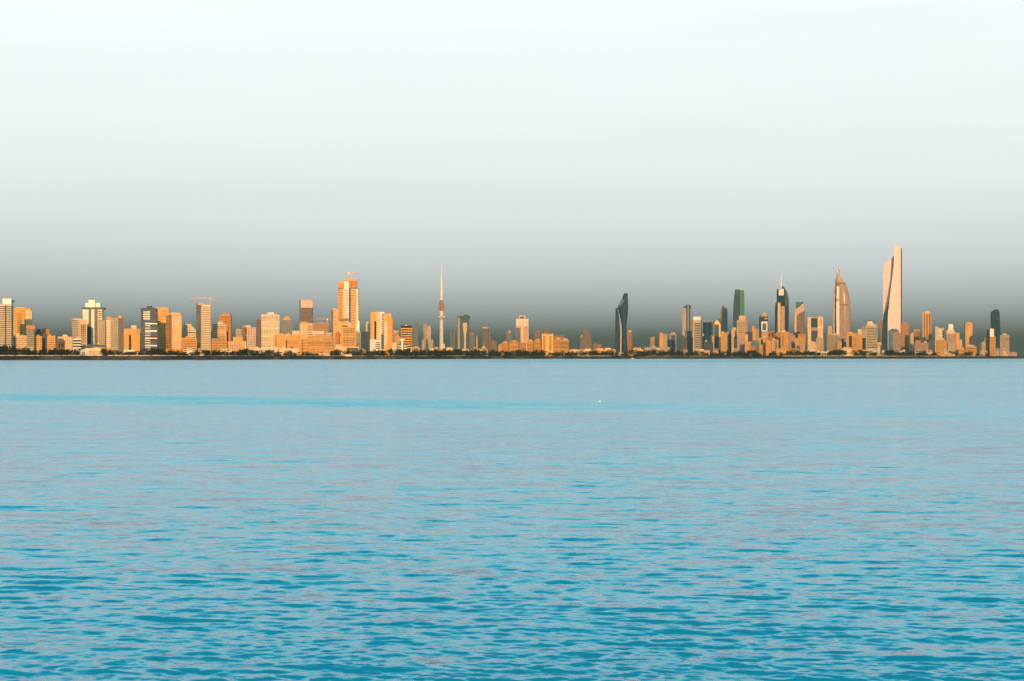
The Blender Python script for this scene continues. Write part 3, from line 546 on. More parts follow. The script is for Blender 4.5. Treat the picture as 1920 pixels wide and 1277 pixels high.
T('pavilion','low peach shell-roofed pavilion on the promenade below the curved tower',1573,1600,663,60,'peach',
  [('l','shell_roof',[(650.5,1583,1588),(652,1579,1593),(655,1575,1597),(659,1573,1599.5),(663.5,1572,1601)],'peach',.7,True,-6)],dep=14,cat='building',short='peach shell-roofed pavilion')
T('shelter','long thin white canopy on the promenade left of the shell-roofed pavilion',1540,1563,661,50,'sand',[('b','roof_slab',1539,1564,659.4,660.6,'white',(-.3,1.1)),('c','opening',1541,1562,662,None,5,.6,'black',.3)],dep=7,cat='building',short='thin white canopy')  # black strips paint the dark inside of the openings
# ---- the split tower
T('skyscraper','tallest pale stone skyscraper split by a dark curving cleft',1653,1691.5,600,620,'peach',
  [('y','main_slab',[(1665.5,None),(1665.3,605),(1666,585),(1667.8,560),(1671.5,530),(1675.4,500),(1676.4,480),(1676.6,455.5),(1682,459),(1689,463.5),(1689,None)],'stone',0,34),
   ('y','rear_wing',[(1655.6,595),(1656,560),(1656.2,495.8),(1664,490.5),(1670.6,485.6),(1670.2,500),(1668,525),(1663.6,552),(1656.8,588)],'blush',6,40),
   ('y','cleft_wall',[(1652,None),(1655.2,610),(1656.8,590),(1663.5,560),(1669.5,525),(1671.6,485.5),(1674.6,480.5),(1678,480),(1676,520),(1668,570),(1667,None)],'dust',8,44),  # brown colour paints the cleft's shade; the wall is only slightly set back
   ('y','foot',[(1651.5,None),(1655,612),(1657.5,592),(1666.5,566),(1667.3,None)],'slate',4,30),
   ('y','side_wall',[(1689.1,None),(1689.1,464.2),(1691,467),(1691,None)],'navy',2,36),('y','stone_edge',[(1664.6,None),(1664.4,600),(1665.6,580),(1667,580),(1666.6,600),(1667,None)],'white',-.8,3)],body=False,cat='tower',a=10)  # navy strip faces front and paints the slab's shaded right side
T('office_block','thin brown block against the foot of the split skyscraper',1650.5,1656.5,600,980,'brown',[('b','roof_house',1652,1655,598.8,601,'tan')])
T('apartment_block','brown orange block in front of the split skyscraper',1673.5,1690,624,400,'mauve.gs',[('b','roof_house',1677,1684,622.5,625,'rust')],short='brown orange block')
T('apartment_tower','taller brown orange tower touching the right of the split skyscraper',1688.5,1705.5,607,480,'rust.gs',[('b','roof_house',1692,1701,605,608,'mauve'),('c','pier',1690,1703,609,656,4,.25,'mauve',.4)],s=.1,short='taller brown orange tower')
T('apartment_block','slim cream block beside the taller brown orange tower',1706,1713,626,420,'cream.gs',[('q','glass_side',1705.8,1707,622,650,'greyg',.4)])  # grey strip along the front paints a darker left side
T('apartment_block','rusty block with a dark roof before the far brown stripe tower',1712,1724.5,619.5,640,'rust.g',[('b','roof_slab',1713,1724,617.8,620.3,'pink',(.0+.03,.8))],s=.15)
T('apartment_tower','tall orange tower with brown vertical stripes and small pyramid top',1729.5,1747,586,620,'orange',
  [('c','window_strip',1731,1745.5,590,645,3,.42,'brown',.4),('y','pyramid_top',[(1731,586.4),(1736.5,583),(1740.5,583),(1745.5,586.4)],'peach',1.5,18),('q','dark_edge',1743.6,1746.8,588,645,'mauve',.35)],s=.06)
T('apartment_block','low mauve block at the foot of the brown-striped orange tower',1715,1741,643,320,'mauve.g',[('b','upper_storey',1716,1726,638,644,'rust.g'),('b','roof_house',1732,1738,640,644,'tan')],short='low mauve block')
T('apartment_block','dark grey block right of the low mauve block',1740,1753,640,430,'dgrey.g',[('b','roof_house',1743,1748,637,641,'greyg')])
T('apartment_tower','curved balcony tower with white upper floors',1753,1771,615,420,'cream.gs',
  [('b','stair_tower',1753.5,1759,612.5,None,'peach.gs',(-.06,.5)),('n','balcony_band',1759.5,1767,618,634,5,.4,'white',1.2),('q','dark_panel',1767,1770.5,619,634,'greyg',.5),('b','annex',1757,1776,638,None,'orange.gs',(-.25,.3))],short='curved balcony tower')
T('hotel_block','mauve brown slab topped by a pale angular crown',1774,1798.5,625,400,'mauve.gs',
  [('b','crown',1778.5,1787,608,619,'white',(.15,.5)),('b','crown_base',1775,1790,619,626,'peach',(.1,.7)),('b','roof_edge',1773.8,1798.6,624.2,626,'peach',(-.03,.4)),('b','wing',1793,1799,625.6,None,'orange',(-.05,.6)),('b','podium',1777,1792,643,None,'sand.gs',(-.3,.1))],short='mauve brown slab')
T('apartment_block','small cream house-like block right of the mauve brown slab',1797,1804,637,470,'cream.gs')
T('apartment_block','low orange block before the small cream block',1798,1808,651,280,'orange.gs',short='low orange block at right')
T('water_tower','cream mushroom-shaped water tower on the shore near the split skyscraper',1641,1654,650,85,'cream',
  [('l','stem',[(649,1644.5,1650),(None,1644,1650.6)],'cream',1.0,True,0),('l','bowl',[(641.5,1643,1651.5),(643,1641.2,1653),(646,1641,1653.3),(648.5,1642.6,1651.8),(650,1644.5,1650)],'orange',1.0,True,-1.5)],dep=8,cat='water tower',body=False,short='mushroom water tower')
T('pavilion','cluster of low cream cubes beside the mushroom water tower',1652,1669,660,75,'peach',[('b','upper_storey',1654,1661,656.5,661,'cream'),('b','annex',1638,1651,662,None,'orange',(-.2,.6))],dep=12,cat='building',short='low cream cubes')
T('villa','low red-roofed villa in the trees before the low mauve block',1727,1750,661,110,'mauve',[('y','roof',[(1726,661.5),(1731,658.6),(1746,658.6),(1751,661.5)],'redroof',-.6,12),('b','porch',1721,1727,660,None,'orange',(-.1,.5))],dep=12,cat='building',short='red-roofed villa')
T('restaurant','long bright orange waterside building below the mauve brown slab',1762,1791,663.5,45,'orange',[('b','upper_storey',1770,1782,662,664,'peach'),('n',W_,1765,1789,664.2,666.5,1,.5,'brown')],dep=10,cat='building',short='long orange waterside building')
T('apartment_tower','plain orange tower with a brown recess near the right end',1808,1823.5,606,620,'orange.gs',[('q','recess',1811,1817,605.9,611,'rust',.5),('b','roof_house',1813,1822,604,607,'orange'),('q','pier',1816,1819,612,645,'peach',.5)],s=-.12,a=14)  # recess is a proud rust panel with its shade painted in
T('office_block','dark grey block at the foot of the plain orange tower',1817,1829,632,520,'dgrey.g',[('b','roof_house',1819,1824,630,633,'navy')])
T('apartment_block','low orange block with window rows below the plain orange tower',1811,1831.5,649,260,'orange.g',[('b','roof_house',1814,1824,646.5,650,'peach'),('n',W_,1813,1830,652,662,3,.4,'brown',.4)],s=.1,short='low windowed orange block')
T('office_tower','dark blue grey tower with slanted top near the right end',1857,1876,586,1500,'blueg',
  [('l','glass_body',[(586,1857.2,1874.2),(605,1857.4,1875),(625,1857.6,1876),(None,1857.6,1876.6)],'slate',.9,False),('y','slanted_top',[(1857.2,587),(1857.4,585.2),(1867,579.8),(1872.8,581.5),(1874.2,587)],'slate',1,26)],body=False)
T('apartment_tower','orange tower with whitish top before the dark slanted tower',1855.5,1867,630,520,'orange.gs',[('b','white_top',1856,1863.5,617,631,'white',(-.04,.6)),('b','roof_house',1857,1861,615.7,618,'peach'),('q','dark_panel',1856,1858.4,622,640,'mauve',.5)],s=.05)
T('apartment_block','brown and tan block left of the white-topped orange tower',1845,1856.5,633,560,'tan.v',[('b','roof_house',1850,1856,618.5,634,'dgrey',(.4,.9)),('q','pier',1850,1853,634,657,'rust',.5)])
T('apartment_block','lower tan block beside the brown and tan block',1837.5,1848,642,480,'sand.gs',[('q','glass_side',1838,1840.5,643,657,'dgrey',.4)],short='lower tan block')  # dark grey strip on the front paints the dark left side
T('apartment_block','little pinkish block below the white-topped orange tower',1862,1873,653,420,'rust.gs',short='little pinkish block')
T('apartment_tower','yellow orange tower with small crown, last tall one on the coast',1875,1892.5,628,560,'sand.gs',[('b','crown',1880,1887,625.5,629,'peach'),('q','pier',1881.5,1884,629,657,'mauve',.4),('n',W_,1876,1891,631,641,4,.35,'brown',.3)],short='last yellow orange tower')
T('warehouse','low pale sheds tapering off past the last yellow tower',1880,1907,661,330,'mauve',[('b','roof_house',1884,1893,659,662,'pink'),('b','roof_house',1897,1903,660,662,'tan')],dep=18,short='low pale end sheds')
# small hut and kiosks on the near promenade
T('kiosk','small white hut on the promenade below the low pale block',17,26,660,55,'white',[('b','awning',16.5,28,661,662.3,'peach',(-.2,.5)),('q','doorway',20,22.5,663,None,'black',.2)],dep=7,cat='hut',short='small white hut')
T('kiosk','tiny peach kiosk on the promenade below the navy block',47,53,662.5,50,'peach',[('b','awning',46.5,53.5,662,663,'white',(-.2,.5))],dep=5,cat='hut',short='tiny peach kiosk')
T('kiosk','low white flat-roofed kiosk in the trees by the orange slot block',233,252,658,70,'sand',[('b','roof_slab',232,253,656.5,658.4,'white',(-.15,1.1)),('c','opening',235,250,659.5,664,4,.6,'black',.2)],dep=7,cat='hut',short='flat-roofed kiosk')  # openings are solid black strips, their inner shade painted
# ================= land, shore, trees
def ss(x, n=1): return [x + k for k in range(n)]
def X_at(px, D): return (px - 960) / F * D
# ground sheet from the shore to the horizon
pxs = list(range(-3000, 5001, 100))
v = []; f = []
rows = [12, 60, 250, 900, 2500, 9000]
for px in pxs:
    d0 = Ds(px)
    for o in rows: v.append((X_at(px, d0), d0 + o, GZ))
    v.append((X_at(px, d0) * 6, 39500, GZ))
nr = len(rows) + 1
for i in range(len(pxs) - 1):
    for j in range(nr - 1): f.append((i*nr+j, (i+1)*nr+j, (i+1)*nr+j+1, i*nr+j+1))
m, nt, b = nodes_of('dry_ground')
tc = N(nt, 'ShaderNodeTexCoord'); no = N(nt, 'ShaderNodeTexNoise'); no.inputs['Scale'].default_value = .02; no.inputs['Detail'].default_value = 6
L(nt, tc.outputs['Object'], no.inputs['Vector']); L(nt, mixc(nt, no.outputs['Fac'], (.16,.12,.07), (.34,.27,.18)), b.inputs['Base Color']); b.inputs['Roughness'].default_value = .9
g = mesh_obj('ground', v, f, m); g['kind'] = 'structure'; g['label'] = 'flat sandy coastal land the city stands on'; g['category'] = 'ground'

# rock bank along the water
rs = random.Random(3)
v = []; f = []; xs = np.concatenate([np.arange(-600, 2500, .75 * 3)]); prof = [(-6, -1.0), (0, .5), (3, 1.9), (6, 3.5), (9, 5.2), (11.5, 6.7), (15, 7.25)]
for px in xs:
    d0 = Ds(px)
    for k, (o, z) in enumerate(prof):
        j = .0 if k in (0, len(prof)-1) else 1.0
        v.append((X_at(px, d0) + rs.uniform(-1, 1) * j, d0 + o + rs.uniform(-1.2, 1.2) * j, z + rs.uniform(-.7, .6) * j + ((.3 + rs.random() ** 3 * 1.3) if k == len(prof)-1 else 0)))
n = len(prof)
for i in range(len(xs) - 1):
    for j in range(n - 1): f.append((i*n+j, (i+1)*n+j, (i+1)*n+j+1, i*n+j+1))
m, nt, b = nodes_of('shore_rock')
tc = N(nt, 'ShaderNodeTexCoord')
n1 = N(nt, 'ShaderNodeTexNoise'); n1.inputs['Scale'].default_value = .45; n1.inputs['Detail'].default_value = 5; L(nt, tc.outputs['Object'], n1.inputs['Vector'])
n2 = N(nt, 'ShaderNodeTexNoise'); n2.inputs['Scale'].default_value = .012; n2.inputs['Detail'].default_value = 2; L(nt, tc.outputs['Object'], n2.inputs['Vector'])
rp = N(nt, 'ShaderNodeValToRGB'); rp.color_ramp.elements[0].position = .5; rp.color_ramp.elements[1].position = .62; L(nt, n2.outputs['Fac'], rp.inputs[0])
c1 = mixc(nt, n1.outputs['Fac'], (.003,.003,.004), (.016,.014,.013)); c2 = mixc(nt, n1.outputs['Fac'], (.03,.024,.018), (.12,.09,.065))
L(nt, mixc(nt, rp.outputs[0], c1, c2), b.inputs['Base Color']); b.inputs['Roughness'].default_value = .85
o = mesh_obj('shore', v, f, m); o['kind'] = 'structure'; o['label'] = 'dark rock bank sloping into the sea along the whole coast'; o['category'] = 'shore'

# promenade walls in lengths
for (a0, a1, lb, h) in [(-40, 172, 'low sunlit promenade wall in front of the leftmost blocks', 1.3), (196, 330, 'bright promenade wall between the cream podium and the banded orange tower', 1.6),
        (335, 470, 'promenade wall running below the tall crane tower', 1.0), (560, 690, 'sunlit promenade wall below the wide orange complex', 1.4), (700, 800, 'dull promenade wall below the striped tower', .9),
        (842, 866, 'short bright length of wall under the tree belt by the communications tower', 1.8), (1082, 1146, 'pale promenade wall leading up to the twisted tower', 1.8), (1212, 1330, 'thin promenade wall along the bare coast stretch', 1.0),
        (1470, 1640, 'bright promenade wall below the curved tower', 2.0), (1640, 1850, 'promenade wall ending at the last towers of the coast', 1.5)]:
    mb = MB(); st = 10; x = a0
    while x < a1:
        xe = min(x + st, a1)
        for (pa, pb) in ((x, xe),):
            d0, d1 = Ds(pa) + 16, Ds(pb) + 16
            A = (X_at(pa, Ds(pa)), d0); B = (X_at(pb, Ds(pb)), d1)
            mb.add([(A[0],A[1],GZ-.4),(B[0],B[1],GZ-.4),(B[0],B[1]+.7,GZ-.4),(A[0],A[1]+.7,GZ-.4),(A[0],A[1],GZ+h),(B[0],B[1],GZ+h),(B[0],B[1]+.7,GZ+h),(A[0],A[1]+.7,GZ+h)],
                   [(3,2,1,0),(4,5,6,7),(0,1,5,4),(1,2,6,5),(2,3,7,6),(3,0,4,7)])
        x = xe
    w = mb.obj('promenade_wall', mat('sand')); w['label'] = lb; w['category'] = 'wall'; w['group'] = 'promenade walls along the shore'; w['kind'] = 'thing'

# small low-rise houses squeezed between the towers and the trees
ir = random.Random(77)
for (x0, x1, sh, off) in sorted(set(FRONT)):
    if off < 108 or sh in ('orange compound', 'orange cluster', 'white checkered podium', 'domed white tower'): continue
    k = ir.choice(('cream', 'peach', 'sand', 'orange', 'white', 'tan')); w = ir.uniform(5, 11); xa = x0 + ir.uniform(-.15, .85) * max(4, x1 - x0 - w); yt = ir.uniform(653.5, 659.5)
    rf = ir.choice(('a stair head', 'a stepped roof', 'a flat roof', 'two roof boxes'))
    P = {'a stair head': [('b','stair_head',xa+w*.2,xa+w*.45,yt-1.8,yt,k)], 'a stepped roof': [('b','upper_storey',xa+w*.4,xa+w*.95,yt-2.6,yt,k+'.gs')],
         'a flat roof': [('b','roof_slab',xa-.3,xa+w+.3,yt-.5,yt+.1,'grey',(-.08,.95))], 'two roof boxes': [('b','roof_box',xa+w*.1,xa+w*.3,yt-1.4,yt,k),('b','roof_box',xa+w*.6,xa+w*.8,yt-2.0,yt,'steel')]}[rf]
    P = P + [('q','window_row',xa+w*.1,xa+w*.9,yt+1.5,yt+2.7,'win',.2)]
    T('low_house', 'small %s house with %s below the %s' % ({'sand':'sandy','tan':'tan'}.get(k, k), rf, sh), xa, xa+w, yt, ir.uniform(84, 94), k+'.gs', P, dep=9, cat='house', group='low-rise houses behind the shore trees')

# trees ---------------------------------------------------------------
def leaf_mat(name, c1, c2):
    m, nt, b = nodes_of(name)
    tc = N(nt, 'ShaderNodeTexCoord'); oi = N(nt, 'ShaderNodeObjectInfo')
    no = N(nt, 'ShaderNodeTexNoise'); no.inputs['Scale'].default_value = .5; no.inputs['Detail'].default_value = 3
    L(nt, tc.outputs['Object'], no.inputs['Vector'])
    q = mixc(nt, no.outputs['Fac'], c1, c2)
    h = N(nt, 'ShaderNodeHueSaturation'); L(nt, q, h.inputs['Color']); L(nt, math_n(nt, 'ADD', math_n(nt, 'MULTIPLY', oi.outputs['Random'], .6), .7), h.inputs['Value'])
    L(nt, h.outputs[0], b.inputs['Base Color']); b.inputs['Roughness'].default_value = .8; b.inputs['Specular IOR Level'].default_value = .15
    return m
LEAF = leaf_mat('dark_leaves', (.006,.010,.005), (.026,.030,.012)); PALM = leaf_mat('palm_leaves', (.008,.012,.006), (.030,.032,.014))
mb_, nt_, b_ = nodes_of('bark'); b_.inputs['Base Color'].default_value = (.05,.035,.025,1); b_.inputs['Roughness'].default_value = .9
BARK = mb_
def make_tree(seed, h, w):
    q = random.Random(seed)
    r = empty('shore_tree', (0, 0, -500), 0, '-', 'tree', 'trees of the belt along the shore')
    t = MB(); t.bar((0,0,-.5), (q.uniform(-.2,.2),0,h*.45), .38, 7, .24)
    cl = []
    for k in range(q.randint(11, 15)):
        an = q.uniform(0, 6.28); rr = w * .5 * math.sqrt(q.random()) * .8; z = h * (.22 + .64 * q.random())
        p = (rr*math.cos(an), rr*math.sin(an), z - abs(rr) * .25); cl.append((p, w * q.uniform(.16, .26)))
        if k < 5: t.bar((0,0,h*.36), p, .18, 5, .06)
    t.obj('trunk', BARK, r)
    c = MB()
    for (p, rad) in cl:
        for i in range(46):
            u = np.array([q.gauss(0,1), q.gauss(0,1), q.gauss(0,.8)]); u /= np.linalg.norm(u)
            ce = np.array(p) + u * rad * q.uniform(.5, 1.1)
            a = np.array([q.gauss(0,1), q.gauss(0,1), q.gauss(0,1)]); a /= np.linalg.norm(a); bb = np.cross(a, u); bb /= max(np.linalg.norm(bb), 1e-5)
            s = q.uniform(.35, .75)
            c.add([ce - a*s, ce + bb*s*.7, ce + a*s, ce - bb*s*.7], [(0,1,2,3)])
    c.obj('crown', LEAF, r)
    return r
def make_palm(seed, h):
    q = random.Random(seed)
    r = empty('palm_tree', (0, 0, -500), 0, '-', 'palm', 'palms along the shore')
    MB().bar((0,0,-.5), (q.uniform(-.4,.4), 0, h*.8), .3, 7, .22).obj('trunk', BARK, r)
    c = MB()
    for k in range(18):
        an = k * 2.4 + q.uniform(-.2,.2); up = q.uniform(-.3, 1.1); ln = h * q.uniform(.26, .34); pts = []
        for i in range(6):
            t = i / 5; rr = ln * t * math.cos(up * .6); z = h*.8 + ln * (t * math.sin(up) - .75 * t * t); pts.append((rr*math.cos(an), rr*math.sin(an), z))
        for i in range(5):
            wv = .55 * (1 - i / 5) + .08; w2 = .55 * (1 - (i+1) / 5) + .08; sx, sy = -math.sin(an), math.cos(an)
            A, B = pts[i], pts[i+1]
            c.add([(A[0]+sx*wv,A[1]+sy*wv,A[2]-.25),(A[0],A[1],A[2]),(B[0],B[1],B[2]),(B[0]+sx*w2,B[1]+sy*w2,B[2]-.25)],[(0,1,2,3)])
            c.add([(A[0]-sx*wv,A[1]-sy*wv,A[2]-.25),(A[0],A[1],A[2]),(B[0],B[1],B[2]),(B[0]-sx*w2,B[1]-sy*w2,B[2]-.25)],[(3,2,1,0)])
    c.obj('crown', PALM, r)
    return r
protos = [make_tree(11 + i, 10, w) for i, w in enumerate((9, 11, 12.5, 10, 14))] + [make_palm(5, 10), make_palm(8, 10)]
SEG = [(-6,20,647,5.5),(22,60,653.5,6.5),(62,98,655,6.5),(100,153,653,6.5),(196,201,652,7),(203,232,657,7.5),(232,266,658.5,8),(266,300,654,7),(302,340,656,7),(342,374,658,7),(386,422,655.5,6.5),
       (434,470,654.5,6),(472,520,657,6.5),(522,578,658.5,7),(580,606,662,9),(626,642,655,6),(652,672,659,8),(676,700,657,6),(702,735,655.5,6),(736,770,656,6),(772,816,655,5.5),(816,866,654.5,5.2),(866,920,655.5,5.5),(920,975,657,5.5),
       (975,1024,656.5,5.5),(1032,1072,658.5,5.5),(1072,1110,659,6),(1110,1158,658,6),(1172,1215,657.5,6),(1215,1262,656.5,5.6),(1262,1306,657.5,6),(1306,1345,660,7),(1345,1382,658.5,7.5),(1382,1424,658,7),(1424,1470,661,9),
       (1480,1540,657.5,7),(1560,1582,655.5,6),(1600,1642,657,6),(1664,1700,657,7),(1700,1762,660,7.5),(1792,1812,662,7),(1812,1824,661,7),(1832,1852,663,9)]
tr = random.Random(21); spots = []
for (a0, a1, yt, st) in SEG:
    x = a0
    while x < a1:
        spots.append((x + tr.uniform(-1.5, 1.5), yt + tr.uniform(-3.2, 2.8), tr.random() < .14)); x += st * tr.uniform(.8, 1.25)
FR = sorted(FRONT, key=lambda t: t[3])
def near(px): return min(FR, key=lambda t: abs((t[0] + t[1]) / 2 - px) / max(6, (t[1] - t[0]) / 2) + t[3] / 2000)[2]
info = []
for (px, yt, palm) in spots:
    off = tr.uniform(26, 46); D = Ds(px) + off
    info.append([px, D, max(7.5, CAMZ + (HY - yt) / F * D - GZ), palm, near(px)])
from collections import defaultdict
cnt = defaultdict(list)
for t in info: cnt[(t[3], t[4])].append(t)
ORD = ['', 'second', 'third', 'fourth', 'fifth', 'sixth', 'seventh', 'eighth', 'ninth', 'tenth', 'eleventh', 'twelfth', 'thirteenth', 'fourteenth', 'fifteenth', 'sixteenth']
used = set()
for (palm, sh), ls in cnt.items():
    ls.sort(key=lambda t: t[0])
    for i, (px, D, h, _, _) in enumerate(ls):
        kind = 'shore palm' if palm else 'dark tree'
        if len(ls) == 1: lb = 'lone %s by the %s' % (kind, sh)
        else:
            o = 'first' if i == 0 else 'last' if i == len(ls) - 1 else ORD[i]
            lb = '%s %s from the left by the %s' % (o if o != 'last' else 'farthest', kind, sh)
        k = tr.choice((5, 6)) if palm else tr.randrange(5); p = protos[k]
        sc = h / 10.0; ws = sc * tr.uniform(1.0, 1.45); loc = (X_at(px, D), D, GZ); rz = tr.uniform(0, 6.28)
        grp = ('palms' if palm else 'trees') + ' by the ' + sh
        if k not in used:
            used.add(k); p.location = loc; p.rotation_euler = (0,0,rz); p.scale = (ws, ws, sc); p['label'] = lb; p['group'] = grp
        else: clone(p, loc, rz, (ws, ws, sc), lb, grp)

# low bushes filling the ground under the trees
bq = random.Random(9); c = MB()
for (a0, a1, yt, st) in SEG:
    x = a0 - 2
    while x < a1 + 2:
        D0 = Ds(x) + bq.uniform(19, 26); X0 = X_at(x, D0)
        hh = bq.uniform(1.5, 4.2) * D0 / 2600
        for i in range(26):
            ce = np.array((X0 + bq.uniform(-2.6, 2.6), D0 + bq.uniform(-1.5, 1.5), GZ + hh * bq.random())); a = np.array([bq.gauss(0,1) for _ in range(3)]); a /= np.linalg.norm(a)
            b3 = np.cross(a, [bq.gauss(0,1) for _ in range(3)]); b3 /= max(np.linalg.norm(b3), 1e-5); s3 = bq.uniform(.4, .9)
            c.add([ce - a*s3, ce + b3*s3*.7, ce + a*s3, ce - b3*s3*.7], [(0,1,2,3)])
        x += 1.9 * bq.uniform(.6, 1.6) * 2600 / D0 * 1.3
o = c.obj('shrubs', LEAF); o['kind'] = 'stuff'; o['label'] = 'dark low bushes filling the shore strip under the trees'; o['category'] = 'shrubs'

# ---- float and motor boat on the water
D = CAMZ * F / (753.5 - HY); r = empty('buoy', (X_at(1124.5, D), D, 0), 0, 'tiny pale float alone on the open water', 'buoy')
MB().lathe([(.02,-.15),(.07,-.12),(.10,0),(.09,.07),(.05,.13),(.03,.15)], 16).obj('float_body', mat('white'), r, True); MB().lathe([(.015,.14),(.015,.21)], 8).obj('stem', mat('steel'), r)
D = Ds(1186) - 70; r = empty('motor_boat', (X_at(1186, D), D, 0), R(8), 'small white motor boat close under the rock bank', 'boat')
h = MB(); pr = [(-5.2,.9,1.0),(-4.5,1.25,1.1),(0,1.35,1.25),(3,1.05,1.45),(5,.3,1.75),(5.5,.05,1.85)]
vs = [];fs = []
for (x, w, z) in pr: vs += [(x,-w,z),(x,-w*.7,-.3),(x,w*.7,-.3),(x,w,z)]
for i in range(len(pr)-1):
    for k in range(4): fs.append((i*4+k, i*4+(k+1)%4, (i+1)*4+(k+1)%4, (i+1)*4+k))
fs += [(3,2,1,0), tuple(range(len(pr)*4-4, len(pr)*4))]
h.add(vs, fs).obj('hull', mat('white'), r); MB().poly([(-1.5,1.1),(1.8,1.1),(1.0,2.5),(-1.3,2.6)], -.8, .8).obj('cabin', mat('white'), r); MB().poly([(.9,1.6),(1.65,1.6),(1.15,2.35),(.8,2.35)], -.83, .83).obj('windscreen', mat('glass'), r)
MB().box(-5.6,-5.1,-.3,.3,.1,1.3).obj('outboard_motor', mat('black'), r)
# ================= sea
def sea():
    q = np.random.RandomState(4)
    ang = np.concatenate([np.linspace(-180, -33, 22)[:-1], np.linspace(-33, 33, NCOL), np.linspace(33, 180, 22)[1:-1]])
    fpx = F * 1024 / 1920
    ys = np.concatenate([np.linspace(620, 345, 60)[:-1], np.linspace(345, 12, NROW)[:-1], np.geomspace(12, .28, 60)])
    d = np.concatenate([[.5, 3, 8], CAMZ * fpx / ys, [39500]])
    A, Dd = np.meshgrid(np.radians(ang), d)
    X = Dd * np.sin(A); Y = Dd * np.cos(A)
    spac = Dd ** 2 / (CAMZ * fpx) * .55 + Dd * .0006
    Z = np.zeros_like(X)
    fade = np.clip((33 - np.abs(np.degrees(A))) / 5, 0, 1) * np.clip((Dd - 9) / 8, 0, 1)
    for lam, amp, cnt, spread in WAVES:
        for k in range(cnt):
            l = lam * q.uniform(.75, 1.35); th = R(q.normal(WDIR, spread)); kx, ky = 2*math.pi/l*math.sin(th), 2*math.pi/l*math.cos(th)
            ph = q.uniform(0, 6.28); w = np.clip((l / spac - 2.2) / 2.0, 0, 1)
            # sharpen crests a little; slow groups
            gq = .22 + 1.15 * (.5 + .5 * np.sin(X * q.uniform(-.9, .9) / l + Y * q.uniform(-.7, .7) / l + q.uniform(0, 6.28))) ** 2
            s = np.sin(kx * X + ky * Y + ph)
            Z += amp * gq * w * (s + .3 * np.cos(2 * (kx * X + ky * Y + ph)))
    Z *= fade
    nr, nc = X.shape
    verts = np.stack([X, Y, Z], -1).reshape(-1, 3)
    i = np.arange(nr - 1)[:, None] * nc; j = np.arange(nc)[None, :]; j2 = (j + 1) % nc
    quads = np.stack([i + j, i + nc + j, i + nc + j2, i + j2], -1).reshape(-1, 4)
    quads = quads[:, ::-1]
    me = bpy.data.meshes.new('sea')
    me.vertices.add(len(verts)); me.vertices.foreach_set('co', verts.astype(np.float32).ravel())
    me.loops.add(quads.size); me.loops.foreach_set('vertex_index', quads.astype(np.int32).ravel())
    me.polygons.add(len(quads)); me.polygons.foreach_set('loop_start', np.arange(0, quads.size, 4, dtype=np.int32)); me.polygons.foreach_set('loop_total', np.full(len(quads), 4, np.int32))
    me.polygons.foreach_set('use_smooth', np.ones(len(quads), bool))
    me.update(calc_edges=True); me.validate()
    o = bpy.data.objects.new('sea', me); col.objects.link(o)
    o['kind'] = 'structure'; o['label'] = 'blue rippled sea filling the foreground'; o['category'] = 'water'
    m, nt, b = nodes_of('sea_water'); me.materials.append(m)
    tc = N(nt, 'ShaderNodeTexCoord'); geo = N(nt, 'ShaderNodeNewGeometry')
    tot = None
    # gust streaks: rougher bluer lanes and calmer slicks
    mg = N(nt, 'ShaderNodeMapping'); mg.inputs['Scale'].default_value = (.0022, .016, 1); mg.inputs['Rotation'].default_value = (0, 0, R(6)); L(nt, tc.outputs['Object'], mg.inputs[0])
    ng = N(nt, 'ShaderNodeTexNoise'); ng.inputs['Scale'].default_value = 1; ng.inputs['Detail'].default_value = 3; L(nt, mg.outputs[0], ng.inputs['Vector'])
    gust = math_n(nt, 'ADD', math_n(nt, 'MULTIPLY', ng.outputs['Fac'], GUST), 1 - GUST * .5)
    # one long lane of ruffled water crossing the middle distance
    sx = N(nt, 'ShaderNodeSeparateXYZ'); L(nt, tc.outputs['Object'], sx.inputs[0])
    def lane(y0, slope, half, st, lo=None, curve=0.0):
        c = math_n(nt, 'ADD', math_n(nt, 'MULTIPLY', sx.outputs[0], slope), y0)
        wob = math_n(nt, 'MULTIPLY', math_n(nt, 'SUBTRACT', ng.outputs['Fac'], .5), half * 1.6)
        t = math_n(nt, 'ABSOLUTE', math_n(nt, 'DIVIDE', math_n(nt, 'ADD', math_n(nt, 'SUBTRACT', sx.outputs[1], c), wob), half))
        mr = N(nt, 'ShaderNodeMapRange', interpolation_type='SMOOTHSTEP'); L(nt, t, mr.inputs[0]); mr.inputs[1].default_value = .35; mr.inputs[2].default_value = 1.1; mr.inputs[3].default_value = st; mr.inputs[4].default_value = 0
        r = mr.outputs[0]
        if lo is not None:
            m2 = N(nt, 'ShaderNodeMapRange', interpolation_type='SMOOTHSTEP'); L(nt, sx.outputs[0], m2.inputs[0])
            m2.inputs[1].default_value, m2.inputs[2].default_value, m2.inputs[3].default_value, m2.inputs[4].default_value = lo
            r = math_n(nt, 'MULTIPLY', r, m2.outputs[0])
        return r
    ruf = None
    for ln in LANES: ruf = lane(*ln) if ruf is None else math_n(nt, 'ADD', ruf, lane(*ln))
    for (scx, scy, rot, amp, det) in RIP:
        mp = N(nt, 'ShaderNodeMapping'); mp.inputs['Scale'].default_value = (scx, scy, 1); mp.inputs['Rotation'].default_value = (0, 0, R(rot)); L(nt, tc.outputs['Object'], mp.inputs[0])
        no = N(nt, 'ShaderNodeTexNoise', noise_dimensions='2D'); no.inputs['Scale'].default_value = 1; no.inputs['Detail'].default_value = det; no.inputs['Roughness'].default_value = .9; L(nt, mp.outputs[0], no.inputs['Vector'])
        s = N(nt, 'ShaderNodeVectorMath', operation='SUBTRACT'); L(nt, no.outputs['Color'], s.inputs[0]); s.inputs[1].default_value = (.5, .5, .5)
